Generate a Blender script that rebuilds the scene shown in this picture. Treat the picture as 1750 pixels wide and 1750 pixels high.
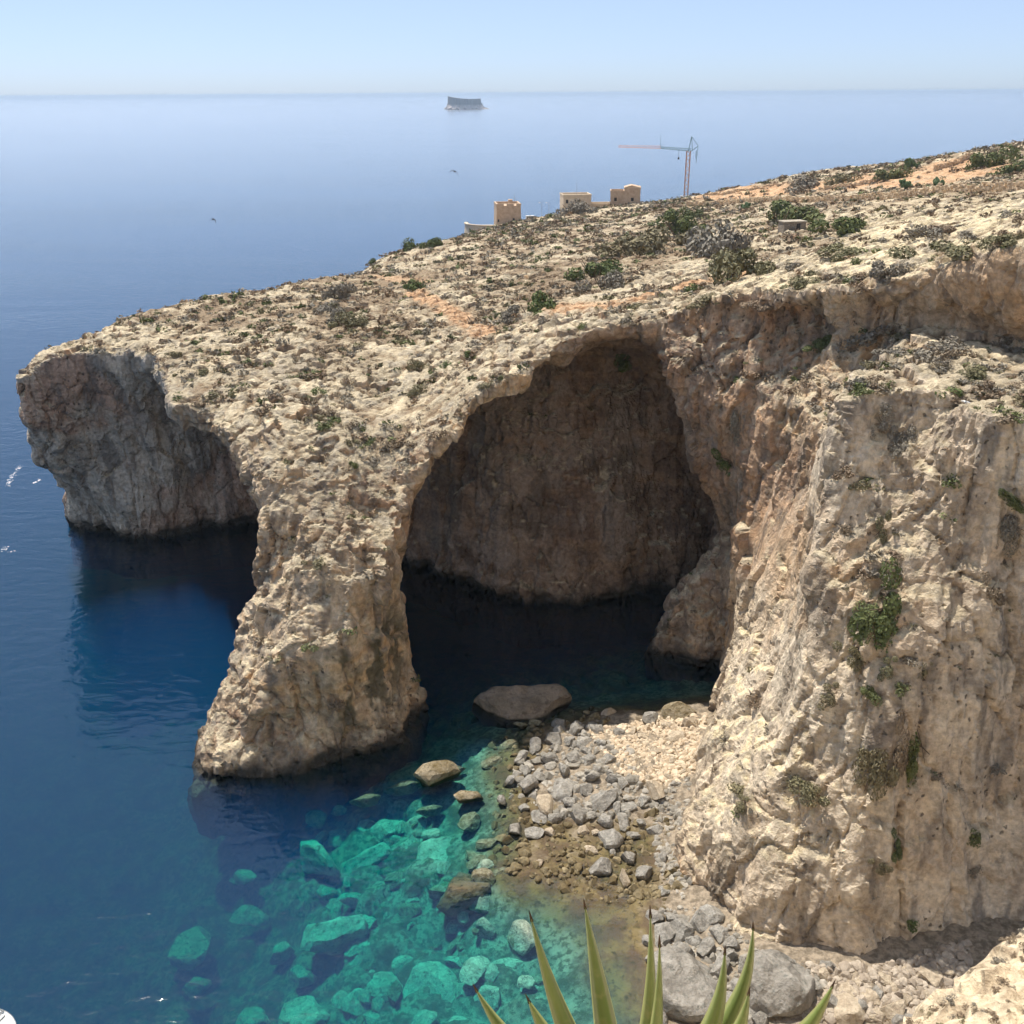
import bpy, bmesh, math, random
import numpy as np
from mathutils import Vector, Matrix, Euler

# ------------------------------------------------------------------ camera, sky, sun, exposure
SC = bpy.context.scene
for o in list(bpy.data.objects):
    bpy.data.objects.remove(o)
FPX = 1681.0                    # focal length in units of the photograph's 1750 px
CZ = 80.0                       # camera height over the sea
PITCH = math.radians(23.08)
ROLL = math.radians(0.36)
cam_d = bpy.data.cameras.new('camera')
cam_d.sensor_width = 36.0
cam_d.lens = 36.0 * FPX / 1750.0
cam_d.clip_start = 0.1
cam_d.clip_end = 90000.0
cam = bpy.data.objects.new('camera', cam_d)
SC.collection.objects.link(cam)
cam.matrix_world = Matrix.Translation((0, 0, CZ)) @ Euler((math.pi / 2 - PITCH, 0, 0)).to_matrix().to_4x4() @ Matrix.Rotation(-ROLL, 4, 'Z')
SC.camera = cam

SUN_AZ = math.radians(-38.0)    # measured from +Y (away from the camera) towards +X; negative is to the left
SUN_EL = math.radians(64.0)
world = bpy.data.worlds.new('World')
SC.world = world
world.use_nodes = True
wn = world.node_tree.nodes
wl = world.node_tree.links
sky = wn.new('ShaderNodeTexSky')
sky.sky_type = 'NISHITA'
sky.sun_disc = False
sky.sun_elevation = SUN_EL
sky.sun_rotation = SUN_AZ
sky.altitude = 1500.0
sky.air_density = 0.6
sky.dust_density = 2.5
sky.ozone_density = 8.0
veil = wn.new('ShaderNodeMix'); veil.data_type = 'RGBA'      # an even summer haze whitens the whole dome
veil.inputs[0].default_value = 0.57
veil.inputs[7].default_value = (2.85, 3.30, 3.85, 1.0)
wl.new(sky.outputs['Color'], veil.inputs[6])
wl.new(veil.outputs[2], wn['Background'].inputs['Color'])
wn['Background'].inputs['Strength'].default_value = 0.13
sun_d = bpy.data.lights.new('sun', 'SUN')
sun_d.energy = 3.9
sun_d.angle = math.radians(0.53)
sun_d.color = (1.0, 0.94, 0.84)
sun = bpy.data.objects.new('sun', sun_d)
SC.collection.objects.link(sun)
sdir = Vector((math.sin(SUN_AZ) * math.cos(SUN_EL), math.cos(SUN_AZ) * math.cos(SUN_EL), math.sin(SUN_EL)))
sun.rotation_euler = (-sdir).to_track_quat('-Z', 'Y').to_euler()
SC.view_settings.view_transform = 'Standard'
SC.view_settings.look = 'None'
SC.view_settings.exposure = 0.7
SC.view_settings.gamma = 1.0
SC.view_settings.use_curve_mapping = False
SC.render.engine = 'CYCLES'
cy = SC.cycles
cy.use_denoising = True
cy.max_bounces = 6
cy.diffuse_bounces = 3
cy.glossy_bounces = 3
cy.transparent_max_bounces = 8
cy.volume_bounces = 1
cy.use_adaptive_sampling = True
cy.adaptive_threshold = 0.03
cy.adaptive_min_samples = 16
cy.caustics_reflective = False
cy.caustics_refractive = False

COL = SC.collection
rng = np.random.default_rng(7)
random.seed(7)

# ------------------------------------------------------------------ helpers
def camvecs():
    fw = np.array([0, math.cos(PITCH), -math.sin(PITCH)])
    up0 = np.array([0, math.sin(PITCH), math.cos(PITCH)])
    rt0 = np.array([1.0, 0, 0])
    c, s = math.cos(ROLL), math.sin(ROLL)
    return fw, c * rt0 - s * up0, c * up0 + s * rt0
FW, RT, UP = camvecs()
def ray(px, py):
    return FW + (px - 875) / FPX * RT + (875 - py) / FPX * UP
def atz(px, py, z):
    d = ray(px, py); t = (z - CZ) / d[2]
    return (d[0] * t, d[1] * t)
def atzp(px, py, z):
    return (*atz(px, py, z), z)
def aty(px, py, Y):
    d = ray(px, py); t = Y / d[1]
    return (d[0] * t, Y, CZ + d[2] * t)
def project(P):
    Q = P - np.array([0, 0, CZ])
    dep = Q @ FW
    dd = np.maximum(dep, 1e-3)
    return 875 + FPX * (Q @ RT) / dd, 875 - FPX * (Q @ UP) / dd, dep

def _h(ix, iy, iz, seed):
    h = (ix.astype(np.uint32) * np.uint32(374761393) + iy.astype(np.uint32) * np.uint32(668265263)
         + iz.astype(np.uint32) * np.uint32(2246822519) + np.uint32(seed * 3266489917 & 0xffffffff))
    h = (h ^ (h >> np.uint32(15))) * np.uint32(2246822519)
    h = (h ^ (h >> np.uint32(13))) * np.uint32(3266489917)
    h = h ^ (h >> np.uint32(16))
    return h.astype(np.float32) * np.float32(1 / 4294967296.0)
def vnoise(P, seed=0):
    """smooth value noise in -1..1"""
    F = np.floor(P)
    f = (P - F).astype(np.float32)
    I = F.astype(np.int64)
    u = f * f * f * (f * (f * 6 - 15) + 10)
    r = 0
    for a in (0, 1):
        wx = u[:, 0] if a else 1 - u[:, 0]
        for b in (0, 1):
            wy = u[:, 1] if b else 1 - u[:, 1]
            for c in (0, 1):
                wz = u[:, 2] if c else 1 - u[:, 2]
                r = r + wx * wy * wz * _h(I[:, 0] + a, I[:, 1] + b, I[:, 2] + c, seed)
    return r * 2 - 1
_R = np.array([[0.8, 0.6, 0.0], [-0.48, 0.64, 0.6], [0.36, -0.48, 0.8]])
def fbm(P, octaves=4, seed=0, gain=0.5, ridged=False):
    P = np.asarray(P, dtype=np.float64); a = 1.0; t = 0; s = 0
    for i in range(octaves):
        n = vnoise(P, seed + i)
        if ridged: n = 1 - 2 * np.abs(n)
        t = t + a * n; s += a; a *= gain
        P = P @ _R.T * 2.03
    return t / s
def voronoi(P, seed=0):
    """F1, F2 and a random value of the nearest cell"""
    F = np.floor(P); I = F.astype(np.int64); f = (P - F).astype(np.float32)
    n = len(P)
    d1 = np.full(n, 9.0, np.float32); d2 = np.full(n, 9.0, np.float32); rv = np.zeros(n, np.float32)
    for a in (-1, 0, 1):
        for b in (-1, 0, 1):
            for c in (-1, 0, 1):
                x, y, z = I[:, 0] + a, I[:, 1] + b, I[:, 2] + c
                ox = a + 0.1 + 0.8 * _h(x, y, z, seed) - f[:, 0]
                oy = b + 0.1 + 0.8 * _h(x, y, z, seed + 11) - f[:, 1]
                oz = c + 0.1 + 0.8 * _h(x, y, z, seed + 23) - f[:, 2]
                d = np.sqrt(ox * ox + oy * oy + oz * oz)
                m = d < d1
                d2 = np.where(m, d1, np.minimum(d2, d))
                rv = np.where(m, _h(x, y, z, seed + 37), rv)
                d1 = np.where(m, d, d1)
    return d1, d2, rv
def sstep(a, b, x):
    t = np.clip((x - a) / (b - a), 0, 1)
    return t * t * (3 - 2 * t)
def poly_sdf(X, Y, poly):
    """signed distance to a closed polygon, negative inside"""
    d = np.full(X.shape, 1e9); ins = np.zeros(X.shape, bool)
    n = len(poly)
    for i in range(n):
        ax, ay = poly[i]; bx, by = poly[(i + 1) % n]
        ex, ey = bx - ax, by - ay
        wx, wy = X - ax, Y - ay
        t = np.clip((wx * ex + wy * ey) / (ex * ex + ey * ey + 1e-9), 0, 1)
        d = np.minimum(d, (wx - ex * t) ** 2 + (wy - ey * t) ** 2)
        c = (ay > Y) != (by > Y)
        with np.errstate(divide='ignore', invalid='ignore'):
            xi = (bx - ax) * (Y - ay) / (by - ay if by != ay else 1e-9) + ax
        ins ^= c & (X < xi)
    d = np.sqrt(d)
    return np.where(ins, -d, d)
def tps(pts, lam=0.5):
    """thin plate spline height from (x, y, z) control points"""
    C = np.array(pts, float)
    n = len(C)
    def U(r2): return np.where(r2 > 0, r2 * np.log(r2 + 1e-12), 0) * 0.5
    r2 = ((C[:, None, :2] - C[None, :, :2]) ** 2).sum(-1) / 1e4
    A = np.zeros((n + 3, n + 3))
    A[:n, :n] = U(r2) + np.eye(n) * lam * 1e-3
    A[:n, n] = 1; A[:n, n + 1:] = C[:, :2] / 100; A[n, :n] = 1; A[n + 1:, :n] = C[:, :2].T / 100
    w = np.linalg.solve(A, np.r_[C[:, 2], 0, 0, 0])
    def f(X, Y):
        r = w[n] + w[n + 1] * X / 100 + w[n + 2] * Y / 100
        for i in range(n):
            r = r + w[i] * U(((X - C[i, 0]) ** 2 + (Y - C[i, 1]) ** 2) / 1e4)
        return r
    return f

def link_mesh(name, V, Fq, mat=None, smooth=True, parent=None, loc=None):
    """fast mesh from numpy arrays; Fq is (n, 3) or (n, 4)"""
    me = bpy.data.meshes.new(name)
    V = np.ascontiguousarray(V, np.float32); Fq = np.ascontiguousarray(Fq, np.int32)
    k = Fq.shape[1]
    me.vertices.add(len(V)); me.vertices.foreach_set('co', V.ravel())
    me.loops.add(Fq.size); me.loops.foreach_set('vertex_index', Fq.ravel())
    me.polygons.add(len(Fq)); me.polygons.foreach_set('loop_start', np.arange(0, Fq.size, k, dtype=np.int32))
    me.update(calc_edges=True)
    me.polygons.foreach_set('use_smooth', np.full(len(Fq), smooth, bool))
    if mat: me.materials.append(mat)
    o = bpy.data.objects.new(name, me)
    COL.objects.link(o)
    if parent: o.parent = parent
    if loc is not None: o.location = loc
    return o
def attr(o, name, vals):
    a = o.data.attributes.new(name, 'FLOAT', 'POINT')
    a.data.foreach_set('value', np.ascontiguousarray(vals, np.float32))
def tag(o, label=None, cat=None, group=None, kind=None):
    if label: o['label'] = label
    if cat: o['category'] = cat
    if group: o['group'] = group
    if kind: o['kind'] = kind
    return o
def vnormals(V, F):
    a, b, c = V[F[:, 0]], V[F[:, 1]], V[F[:, 2]]
    if F.shape[1] == 4:
        n = np.cross(V[F[:, 2]] - a, V[F[:, 3]] - b)
    else:
        n = np.cross(b - a, c - a)
    N = np.zeros_like(V)
    for k in range(F.shape[1]):
        for j in range(3):
            N[:, j] += np.bincount(F[:, k], n[:, j], len(V))
    return N / (np.linalg.norm(N, axis=1, keepdims=True) + 1e-12)
def subdivide(V, F):
    n = len(V); m = len(F)
    E = np.stack([F, np.roll(F, -1, 1)], -1).reshape(-1, 2)
    E.sort(axis=1)
    key = E[:, 0].astype(np.int64) * n + E[:, 1]
    uk, inv = np.unique(key, return_inverse=True)
    a, b = uk // n, uk % n
    mid = (V[a] + V[b]) / 2
    ctr = V[F].mean(1)
    me = n + inv.reshape(m, 4)
    ci = n + len(uk) + np.arange(m)
    Q = [np.stack([F[:, k], me[:, k], ci, me[:, k - 1]], 1) for k in range(4)]
    return np.vstack([V, mid, ctr]), np.concatenate(Q)
def laplacian(V, F, it=1, w=0.5):
    E = np.stack([F, np.roll(F, -1, 1)], -1).reshape(-1, 2)
    E = np.vstack([E, E[:, ::-1]])
    cnt = np.bincount(E[:, 0], minlength=len(V))[:, None].clip(1)
    for _ in range(it):
        S = np.stack([np.bincount(E[:, 0], V[E[:, 1], j], len(V)) for j in range(3)], 1)
        V = V * (1 - w) + w * S / cnt
    return V
def surface_nets(vol, ax, ay, az):
    nx, ny, nz = vol.shape
    ins = vol < 0
    cnt = np.zeros((nx - 1, ny - 1, nz - 1), np.int8)
    for a in (0, 1):
        for b in (0, 1):
            for c in (0, 1):
                cnt += ins[a:nx - 1 + a, b:ny - 1 + b, c:nz - 1 + c]
    act = (cnt > 0) & (cnt < 8)
    I, J, K = np.nonzero(act)
    idx = np.full(act.shape, -1, np.int64); idx[I, J, K] = np.arange(len(I))
    S = np.zeros((len(I), 3)); N = np.zeros(len(I))
    for d in range(3):
        for p in (0, 1):
            for q in (0, 1):
                o0 = [0, 0, 0]; o0[(d + 1) % 3] = p; o0[(d + 2) % 3] = q
                o1 = list(o0); o1[d] = 1
                v0 = vol[I + o0[0], J + o0[1], K + o0[2]]; v1 = vol[I + o1[0], J + o1[1], K + o1[2]]
                m = (v0 < 0) != (v1 < 0)
                t = np.where(m, v0 / np.where(m, v0 - v1, 1), 0)
                for k in range(3):
                    S[:, k] += np.where(m, (o0[k] + t if k == d else o0[k]), 0)
                N += m
    S = S / N[:, None] + np.stack([I, J, K], 1)
    V = np.stack([np.interp(S[:, 0], np.arange(nx), ax), np.interp(S[:, 1], np.arange(ny), ay), np.interp(S[:, 2], np.arange(nz), az)], 1)
    quads = []
    for d in range(3):
        s0 = [slice(None)] * 3; s1 = [slice(None)] * 3
        s0[d] = slice(0, -1); s1[d] = slice(1, None)
        A = ins[tuple(s0)]; B = ins[tuple(s1)]
        e1, e2 = (d + 1) % 3, (d + 2) % 3
        X = A != B
        sl = [slice(None)] * 3; sl[e1] = slice(1, -1); sl[e2] = slice(1, -1)
        g = np.argwhere(X[tuple(sl)]); off = np.zeros(3, int); off[e1] = 1; off[e2] = 1
        g = g + off
        flip = A[g[:, 0], g[:, 1], g[:, 2]]
        def cell(p, q):
            h = g.copy(); h[:, e1] -= p; h[:, e2] -= q
            return idx[h[:, 0], h[:, 1], h[:, 2]]
        Q = np.stack([cell(1, 1), cell(0, 1), cell(0, 0), cell(1, 0)], 1)
        Q[~flip] = Q[~flip][:, ::-1]
        quads.append(Q)
    return V, np.concatenate(quads)
def axis(a0, a1, step, lo, hi, g):
    c = list(np.arange(a0, a1 + 1e-6, step))
    s = step; x = c[-1]
    while x < hi:
        s *= g; x += s; c.append(x)
    s = step; x = c[0]
    while x > lo:
        s *= g; x -= s; c.insert(0, x)
    return np.array(c)
# ------------------------------------------------------------------ materials
class NT:
    def __init__(self, name):
        self.m = bpy.data.materials.new(name); self.m.use_nodes = True
        self.t = self.m.node_tree; self.t.nodes.clear()
        self.out = self.t.nodes.new('ShaderNodeOutputMaterial')
    def n(self, typ, **kw):
        nd = self.t.nodes.new('ShaderNode' + typ)
        ins = kw.pop('ins', {})
        for k, v in kw.items(): setattr(nd, k, v)
        for k, v in ins.items(): self.set(nd, k, v)
        return nd
    def set(self, nd, k, v):
        s = nd.inputs[k]
        if hasattr(v, 'node'): self.t.links.new(v, s)
        elif hasattr(v, 'outputs'): self.t.links.new(v.outputs[0], s)
        elif isinstance(v, (tuple, list)) and len(v) == 3 and s.type == 'RGBA': s.default_value = (*v, 1)
        else: s.default_value = v
    def pos(self): return self.n('NewGeometry').outputs['Position']
    def scale(self, vec, s):
        return self.n('Mapping', ins={'Vector': vec, 'Scale': s}).outputs[0]
    def noise(self, vec, scale, detail=4, rough=0.55, dist=0.0):
        return self.n('TexNoise', ins={'Vector': vec, 'Scale': scale, 'Detail': detail, 'Roughness': rough, 'Distortion': dist}).outputs['Fac']
    def voro(self, vec, scale, feature='F1', out='Distance'):
        return self.n('TexVoronoi', feature=feature, ins={'Vector': vec, 'Scale': scale}).outputs[out]
    def ramp(self, fac, a, b, lo=0.0, hi=1.0):
        return self.n('MapRange', interpolation_type='SMOOTHSTEP', ins={'Value': fac, 'From Min': a, 'From Max': b, 'To Min': lo, 'To Max': hi}).outputs[0]
    def mix(self, f, a, b, mode='MIX'):
        nd = self.n('Mix', data_type='RGBA', blend_type=mode)
        self.set(nd, 0, f); self.set(nd, 6, a); self.set(nd, 7, b)
        return nd.outputs[2]
    def math(self, op, a, b=0.0):
        nd = self.n('Math', operation=op); self.set(nd, 0, a); self.set(nd, 1, b)
        return nd.outputs[0]
    def attr(self, name): return self.n('Attribute', attribute_name=name).outputs['Fac']
    def surf(self, color, rough=0.9, normal=None, spec=0.25):
        p = self.n('BsdfPrincipled', ins={'Base Color': color, 'Roughness': rough, 'Specular IOR Level': spec})
        if normal is not None: self.set(p, 'Normal', normal)
        self.t.links.new(p.outputs[0], self.out.inputs['Surface'])
        return p
    def bump(self, h, strength=1.0, dist=0.1, normal=None):
        b = self.n('Bump', ins={'Height': h, 'Strength': strength, 'Distance': dist})
        if normal is not None: self.set(b, 'Normal', normal)
        return b.outputs[0]
# ------------------------------------------------------------------ the headland: top surface and cliff contours, in metres
TOP = [  # (x, y, height) of the plateau, read off the lie of the land
    (-38, 108, 7), (-31.7, 105.0, 11), (-29, 106.5, 15), (-20, 109, 16.5), (-24, 109.6, 18.5), (-24, 112.5, 24.5), (-24, 117, 30),
    (-21.5, 123.5, 34.3), (-19, 136.6, 38), (-16, 151.7, 41), (-33, 115, 19), (-32, 118.5, 28.5), (-36, 124.5, 34.5), (-41, 133, 37.2),
    (-50.6, 144, 38.6), (-63.5, 169, 39.3), (-15, 121.5, 28.7), (-10, 123.5, 37), (-5.6, 124.5, 41.5), (2, 132, 46), (-2.7, 134, 44.6), (2, 137, 47.5),
    (10, 139, 50), (20.7, 136, 52), (25.5, 131.5, 54), (35, 124.5, 57), (39.4, 116.5, 59), (44, 111.5, 60.6), (47.3, 105, 64), (50.5, 99, 66.2),
    (62, 88, 70), (90, 70, 78), (-83, 170, 37.8), (-72, 178, 39.2), (-84, 182, 36.5), (-84, 200, 34), (0, 168, 45), (25, 160, 51)]
TOP += [aty(310, 527, 214), aty(420, 505, 232), aty(530, 482, 250), aty(650, 443, 300), aty(735, 420, 345), aty(800, 402, 400), aty(870, 384, 450),
        aty(985, 361, 440), aty(1070, 350, 430), aty(1172, 338, 430), aty(1280, 316, 420), aty(1400, 292, 400), aty(1600, 270, 380), aty(1750, 242, 350),
        aty(600, 500, 225), aty(700, 500, 200), aty(850, 565, 160), aty(820, 450, 250), aty(1000, 450, 215), aty(1000, 400, 300),
        aty(1130, 490, 165), aty(1250, 400, 240), aty(1400, 425, 190), aty(1500, 400, 175), aty(1700, 330, 215), aty(1500, 330, 290),
        aty(1250, 340, 380), aty(1650, 385, 150), (230, 430, 58), (230, 250, 74), (150, 150, 76), (230, 560, 40), aty(1600, 290, 440), aty(1750, 268, 410), aty(1400, 312, 460), aty(1250, 338, 480), (-30, 460, 18), (40, 500, 20), (-60, 270, 22), (-95, 200, 22)]
HT = tps(TOP, 0.4)
BACK = [(-74, 216), (-55, 250), (-42, 300), (-30, 350), (-22, 400), (-10, 446), (8, 474), (60, 490), (160, 520), (262, 600), (262, 56)]
def tail(z):
    return [(x - 0.12 * (40 - z), y + 0.10 * (40 - z)) for x, y in BACK[:8]] + BACK[8:]
LEVELS = []
def level(z, *polys):
    LEVELS.append((z, [list(p) for p in polys]))
main0 = [(70, 66), (55, 72), (49, 75), (42, 72.5), (33, 71), (24.4, 74.5), (20.8, 79), (18.5, 86), (20.8, 93.7), (22.8, 101.3), (27, 114), (33, 128),
         (28, 127.5), (20.5, 131.3), (22.5, 137), (30, 141), (38, 147), (37, 156.5), (23, 152.3), (11.3, 147.1), (-0.6, 148.3), (-12, 158.4), (-21.5, 167),
         (-36, 178), (-51.6, 182.5), (-66.7, 178), (-75.3, 175.8), (-87.4, 180.2), (-92, 187.7), (-90, 200)]
leg0 = [(-41.8, 109), (-39.4, 102.5), (-31.8, 101.9), (-24, 104), (-14.7, 109.5), (-13.6, 118), (-16, 124), (-24, 127), (-35, 125), (-41, 118)]
level(-14, [(x + 2, y) for x, y in main0] + tail(0), [(x * 1.04 + 1, (y - 114) * 1.05 + 114) for x, y in leg0])
level(0, main0 + tail(0), leg0)
level(8, [(70, 67), (55, 73), (47, 76), (42, 74), (33, 73), (25.5, 76.5), (22.5, 81), (21.5, 87), (24.5, 92.4), (25.5, 101), (29, 114), (33, 126), (30.5, 127.8), (25, 131.5), (25, 137),
          (31, 141.5), (38, 148), (36, 157), (23, 154), (11, 149), (-1, 150), (-13, 160), (-22, 168), (-36, 179), (-52, 183), (-67, 177.5), (-75, 175.5), (-86, 178), (-90, 188), (-90, 200)] + tail(8),
      [(-38, 112.4), (-37.5, 107), (-31.7, 104.4), (-23, 107), (-15.7, 114), (-15.5, 119.5), (-18, 125), (-26, 128), (-34, 126), (-38, 120)])
level(18, [(70, 68), (55, 75), (47, 78), (42, 76.5), (34, 75.5), (26.8, 82.5), (30.5, 96), (30, 104), (31, 114), (32, 126), (30.5, 136), (36, 148), (34, 158), (23, 156), (11, 151), (-1, 152.5),
           (-13, 162), (-22, 169), (-36, 179), (-52, 182), (-67, 176.5), (-75, 174.5), (-86.5, 169.5), (-89, 178), (-89, 192)] + tail(18),
      [(-33.8, 115.4), (-32, 111), (-27, 107.5), (-21, 109), (-17.3, 118), (-17.3, 122), (-20, 128), (-27, 130), (-33, 127), (-34.5, 121)])
level(28, [(70, 70), (56, 77), (49, 80), (43, 78.5), (36, 78), (29.2, 84.5), (32.5, 98), (34, 106), (33, 116), (31, 126), (27.3, 133), (32, 146), (31, 158), (22, 158.5), (11, 154), (0, 155.5),
           (-13, 164), (-22, 170), (-36, 178), (-52, 180), (-67, 175), (-75, 172.5), (-84.5, 163.5), (-88, 172), (-88, 192)] + tail(28),
      [(-32.4, 117.6), (-30, 112), (-22, 110), (-16, 114), (-14.5, 121.2), (-15.5, 126), (-20, 132), (-28, 133), (-34, 129), (-34, 122)])
level(36, [(70, 74), (57, 80), (50, 82.5), (44, 81), (37, 81.5), (30.3, 88), (33.5, 98.8), (36, 108), (35, 117), (30, 127), (25.8, 133), (29.5, 145), (28, 157), (20, 160), (10, 158), (0, 158), (-7, 151), (-11, 140), (-11.5, 130), (-9.7, 123.2),
           (-13, 117), (-24, 110), (-33, 116), (-36, 123.5), (-41, 132.4), (-45.5, 137.5), (-50.6, 143.2), (-63, 167), (-68, 172.5), (-75, 171), (-84.2, 164.6), (-87, 172), (-87, 192)] + tail(36))
level(40, [(70, 73), (57, 79), (50.5, 82), (44, 82.5), (37.5, 85), (30.6, 89.4), (33.3, 98.5), (36.5, 108), (35, 117.5), (30, 127), (23.8, 133), (28, 143), (26.5, 154), (19, 159), (9, 158), (1, 155), (-4, 148), (-7, 138), (-7, 129), (-5.4, 122.3),
           (-11, 117), (-24, 110), (-34, 118), (-37, 123.5), (-42, 132.4), (-51, 143.2), (-63, 167), (-69, 172.5), (-75, 171), (-84.2, 164.6), (-87, 172), (-87, 192)] + tail(40))
level(44, [(70, 74), (57.5, 79), (50, 82), (44, 83.5), (38, 88), (31, 90.6), (33.5, 98), (37, 108), (35.5, 118), (30, 127), (21.8, 132.7), (25.5, 141), (24, 149), (17, 155), (9, 154), (4.5, 147), (2.2, 138), (2.3, 130.3),
           (-3, 126), (-10, 119), (-24, 110), (-36, 122), (-50, 142), (-63, 166), (-70, 172), (-84, 164), (-87, 172), (-87, 192)] + tail(44))
level(46.5, [(70, 74), (57.5, 78.5), (49, 81), (43.6, 84.2), (38.5, 90), (35, 91), (31.2, 91), (34.5, 98.5), (39, 107), (39, 116), (34, 125), (26.5, 131.5), (20.3, 134), (22, 140), (19, 145), (14, 146), (10.5, 141), (9.3, 134.5), (5, 132),
           (-4, 125), (-24, 110), (-50, 142), (-70, 172), (-84, 164), (-87, 192)] + tail(47))
level(50, [(70, 74), (57.5, 78), (48, 80.3), (43.5, 84.5), (41.5, 88.5), (38.7, 92), (35.5, 92.5), (31.5, 91.9), (36, 99.5), (42, 107), (42, 116), (37.5, 124.5), (29.5, 132), (22, 136), (15, 135.5), (10.4, 135), (3, 131), (-5, 124), (-24, 110), (-50, 142), (-70, 172), (-84, 164), (-87, 192)] + tail(50))
level(53.5, [(72, 74), (58, 77.5), (47.5, 80), (43.3, 85), (42, 89.3), (39.2, 93.2), (36, 93.5), (32, 92.7), (37, 100), (44, 108), (43.5, 116.5), (38, 125), (29.5, 132), (21.5, 135.6), (15, 136.2), (10.4, 137.2), (2, 134), (-24, 110), (-50, 142), (-70, 172), (-84, 164), (-87, 192)] + tail(50))
level(55.5, [(90, 68), (67, 87), (60, 95), (56.5, 101), (52.5, 107), (48, 113), (42, 118), (36.5, 124), (26, 130.8), (20.7, 135.3), (8, 136), (-24, 110), (-50, 142), (-70, 172), (-84, 164), (-87, 192)] + tail(50))
level(58.5, [(90, 66), (65, 84.5), (56.5, 93), (53, 99), (49.5, 105), (45.2, 110.8), (39.5, 115.8), (35, 122.2), (25.2, 130), (18, 136), (8, 136), (-24, 110), (-50, 142), (-70, 172), (-84, 164), (-87, 192)] + tail(50))
level(62, [(92, 64), (63, 85), (52.5, 95.5), (48.6, 102.5), (44.3, 109.3), (39, 114.6), (34.6, 121.6), (25, 130), (18, 136), (8, 136), (-24, 110), (-50, 142), (-70, 172), (-84, 164), (-87, 192)] + tail(50))
level(78, [(92, 66), (62, 86), (51.5, 95.5), (47.4, 102.5), (44, 110), (39.4, 115), (35, 122.5), (25, 130.5), (18, 136.5), (8, 137), (-24, 110), (-50, 142), (-70, 172), (-84, 164), (-87, 192)] + tail(50))

AX = axis(-97, 60, 0.68, -112, 255, 1.03)
AY = axis(66, 196, 0.68, 50, 610, 1.022)
AZ = np.arange(-10, 82, 0.68)
GX, GY = np.meshgrid(AX, AY, indexing='ij')
HG = HT(GX, GY)
HG = np.clip(HG, -5, 79)
LD = []
for z, polys in LEVELS:
    d = None
    for p in polys:
        s = poly_sdf(GX, GY, p)
        d = s if d is None else np.minimum(d, s)
    LD.append(np.clip(d, -14, 14).astype(np.float32))
LZ = [l[0] for l in LEVELS]
vol = np.empty((len(AX), len(AY), len(AZ)), np.float32)
for k, z in enumerate(AZ):
    i = min(max(np.searchsorted(LZ, z) - 1, 0), len(LZ) - 2)
    t = min(max((z - LZ[i]) / (LZ[i + 1] - LZ[i]), 0), 1)
    dp = LD[i] * (1 - t) + LD[i + 1] * t
    a = (z - HG) * 0.75
    # rounded intersection of the cliff prism and the top surface
    r = 1.6
    u = np.maximum(dp + r, 0); v = np.maximum(a + r, 0)
    vol[:, :, k] = np.minimum(np.maximum(dp, a), -r) + np.sqrt(u * u + v * v)
LV, LF = surface_nets(vol, AX, AY, AZ)
keep = LV[LF].mean(1)[:, 2] > -9
LF = LF[keep]
used = np.unique(LF); remap = np.full(len(LV), -1); remap[used] = np.arange(len(used)); LV = LV[used]; LF = remap[LF]
LV = laplacian(LV, LF, 2, 0.5)
del vol
# broad relief first, on the coarse mesh
N0 = vnormals(LV, LF)
def smooth_field(V, F, x, it):
    return laplacian(np.stack([x, x, x], 1), F, it, 0.6)[:, 0]
CL = 1 - sstep(0.45, 0.78, smooth_field(LV, LF, N0[:, 2], 3))       # 1 on cliffs, 0 on the plateau
b = fbm(LV / np.array([10.0, 10.0, 20.0]), 3, 3) * (0.5 + 1.3 * CL) + fbm(LV / np.array([5.0, 5.0, 22.0]), 3, 17, ridged=True) * 0.8 * CL
b *= 1 - 0.7 * sstep(16, 24, LV[:, 0]) * sstep(112, 96, LV[:, 1])
LV = LV + N0 * b[:, None]
LV, LF = subdivide(LV, LF)
print('land', len(LV), len(LF))
def facets(P, seed, tilt):
    """angular blocks: every cell is a tilted plane with its own step; returns height, crack distance, cell value"""
    F = np.floor(P); I = F.astype(np.int64); f = (P - F).astype(np.float32)
    n = len(P)
    d1 = np.full(n, 9.0, np.float32); d2 = np.full(n, 9.0, np.float32); h = np.zeros(n, np.float32); rv = np.zeros(n, np.float32)
    for a in (-1, 0, 1):
        for b in (-1, 0, 1):
            for c in (-1, 0, 1):
                x, y, z = I[:, 0] + a, I[:, 1] + b, I[:, 2] + c
                r1 = _h(x, y, z, seed); r2 = _h(x, y, z, seed + 11); r3 = _h(x, y, z, seed + 23)
                ox = f[:, 0] - a - 0.1 - 0.8 * r1
                oy = f[:, 1] - b - 0.1 - 0.8 * r2
                oz = f[:, 2] - c - 0.1 - 0.8 * r3
                d = np.sqrt(ox * ox + oy * oy + oz * oz)
                m = d < d1
                d2 = np.where(m, d1, np.minimum(d2, d))
                q1 = (r1 * 7.13 % 1) - .5; q2 = (r2 * 5.71 % 1) - .5; q3 = (r3 * 9.37 % 1) - .5
                h = np.where(m, (ox * q1 + oy * q2 + oz * q3) * tilt + (r1 * 13.7 % 1) - .5, h)
                rv = np.where(m, (r2 * 17.3 % 1), rv)
                d1 = np.where(m, d, d1)
    return h, d2 - d1, rv, d1
N1 = vnormals(LV, LF)
nz = smooth_field(LV, LF, N1[:, 2], 2)
CL = 1 - sstep(0.45, 0.78, nz)
Pw = LV + 0.9 * np.stack([fbm(LV / 4.0, 2, s) for s in (41, 42, 43)], 1)
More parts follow.
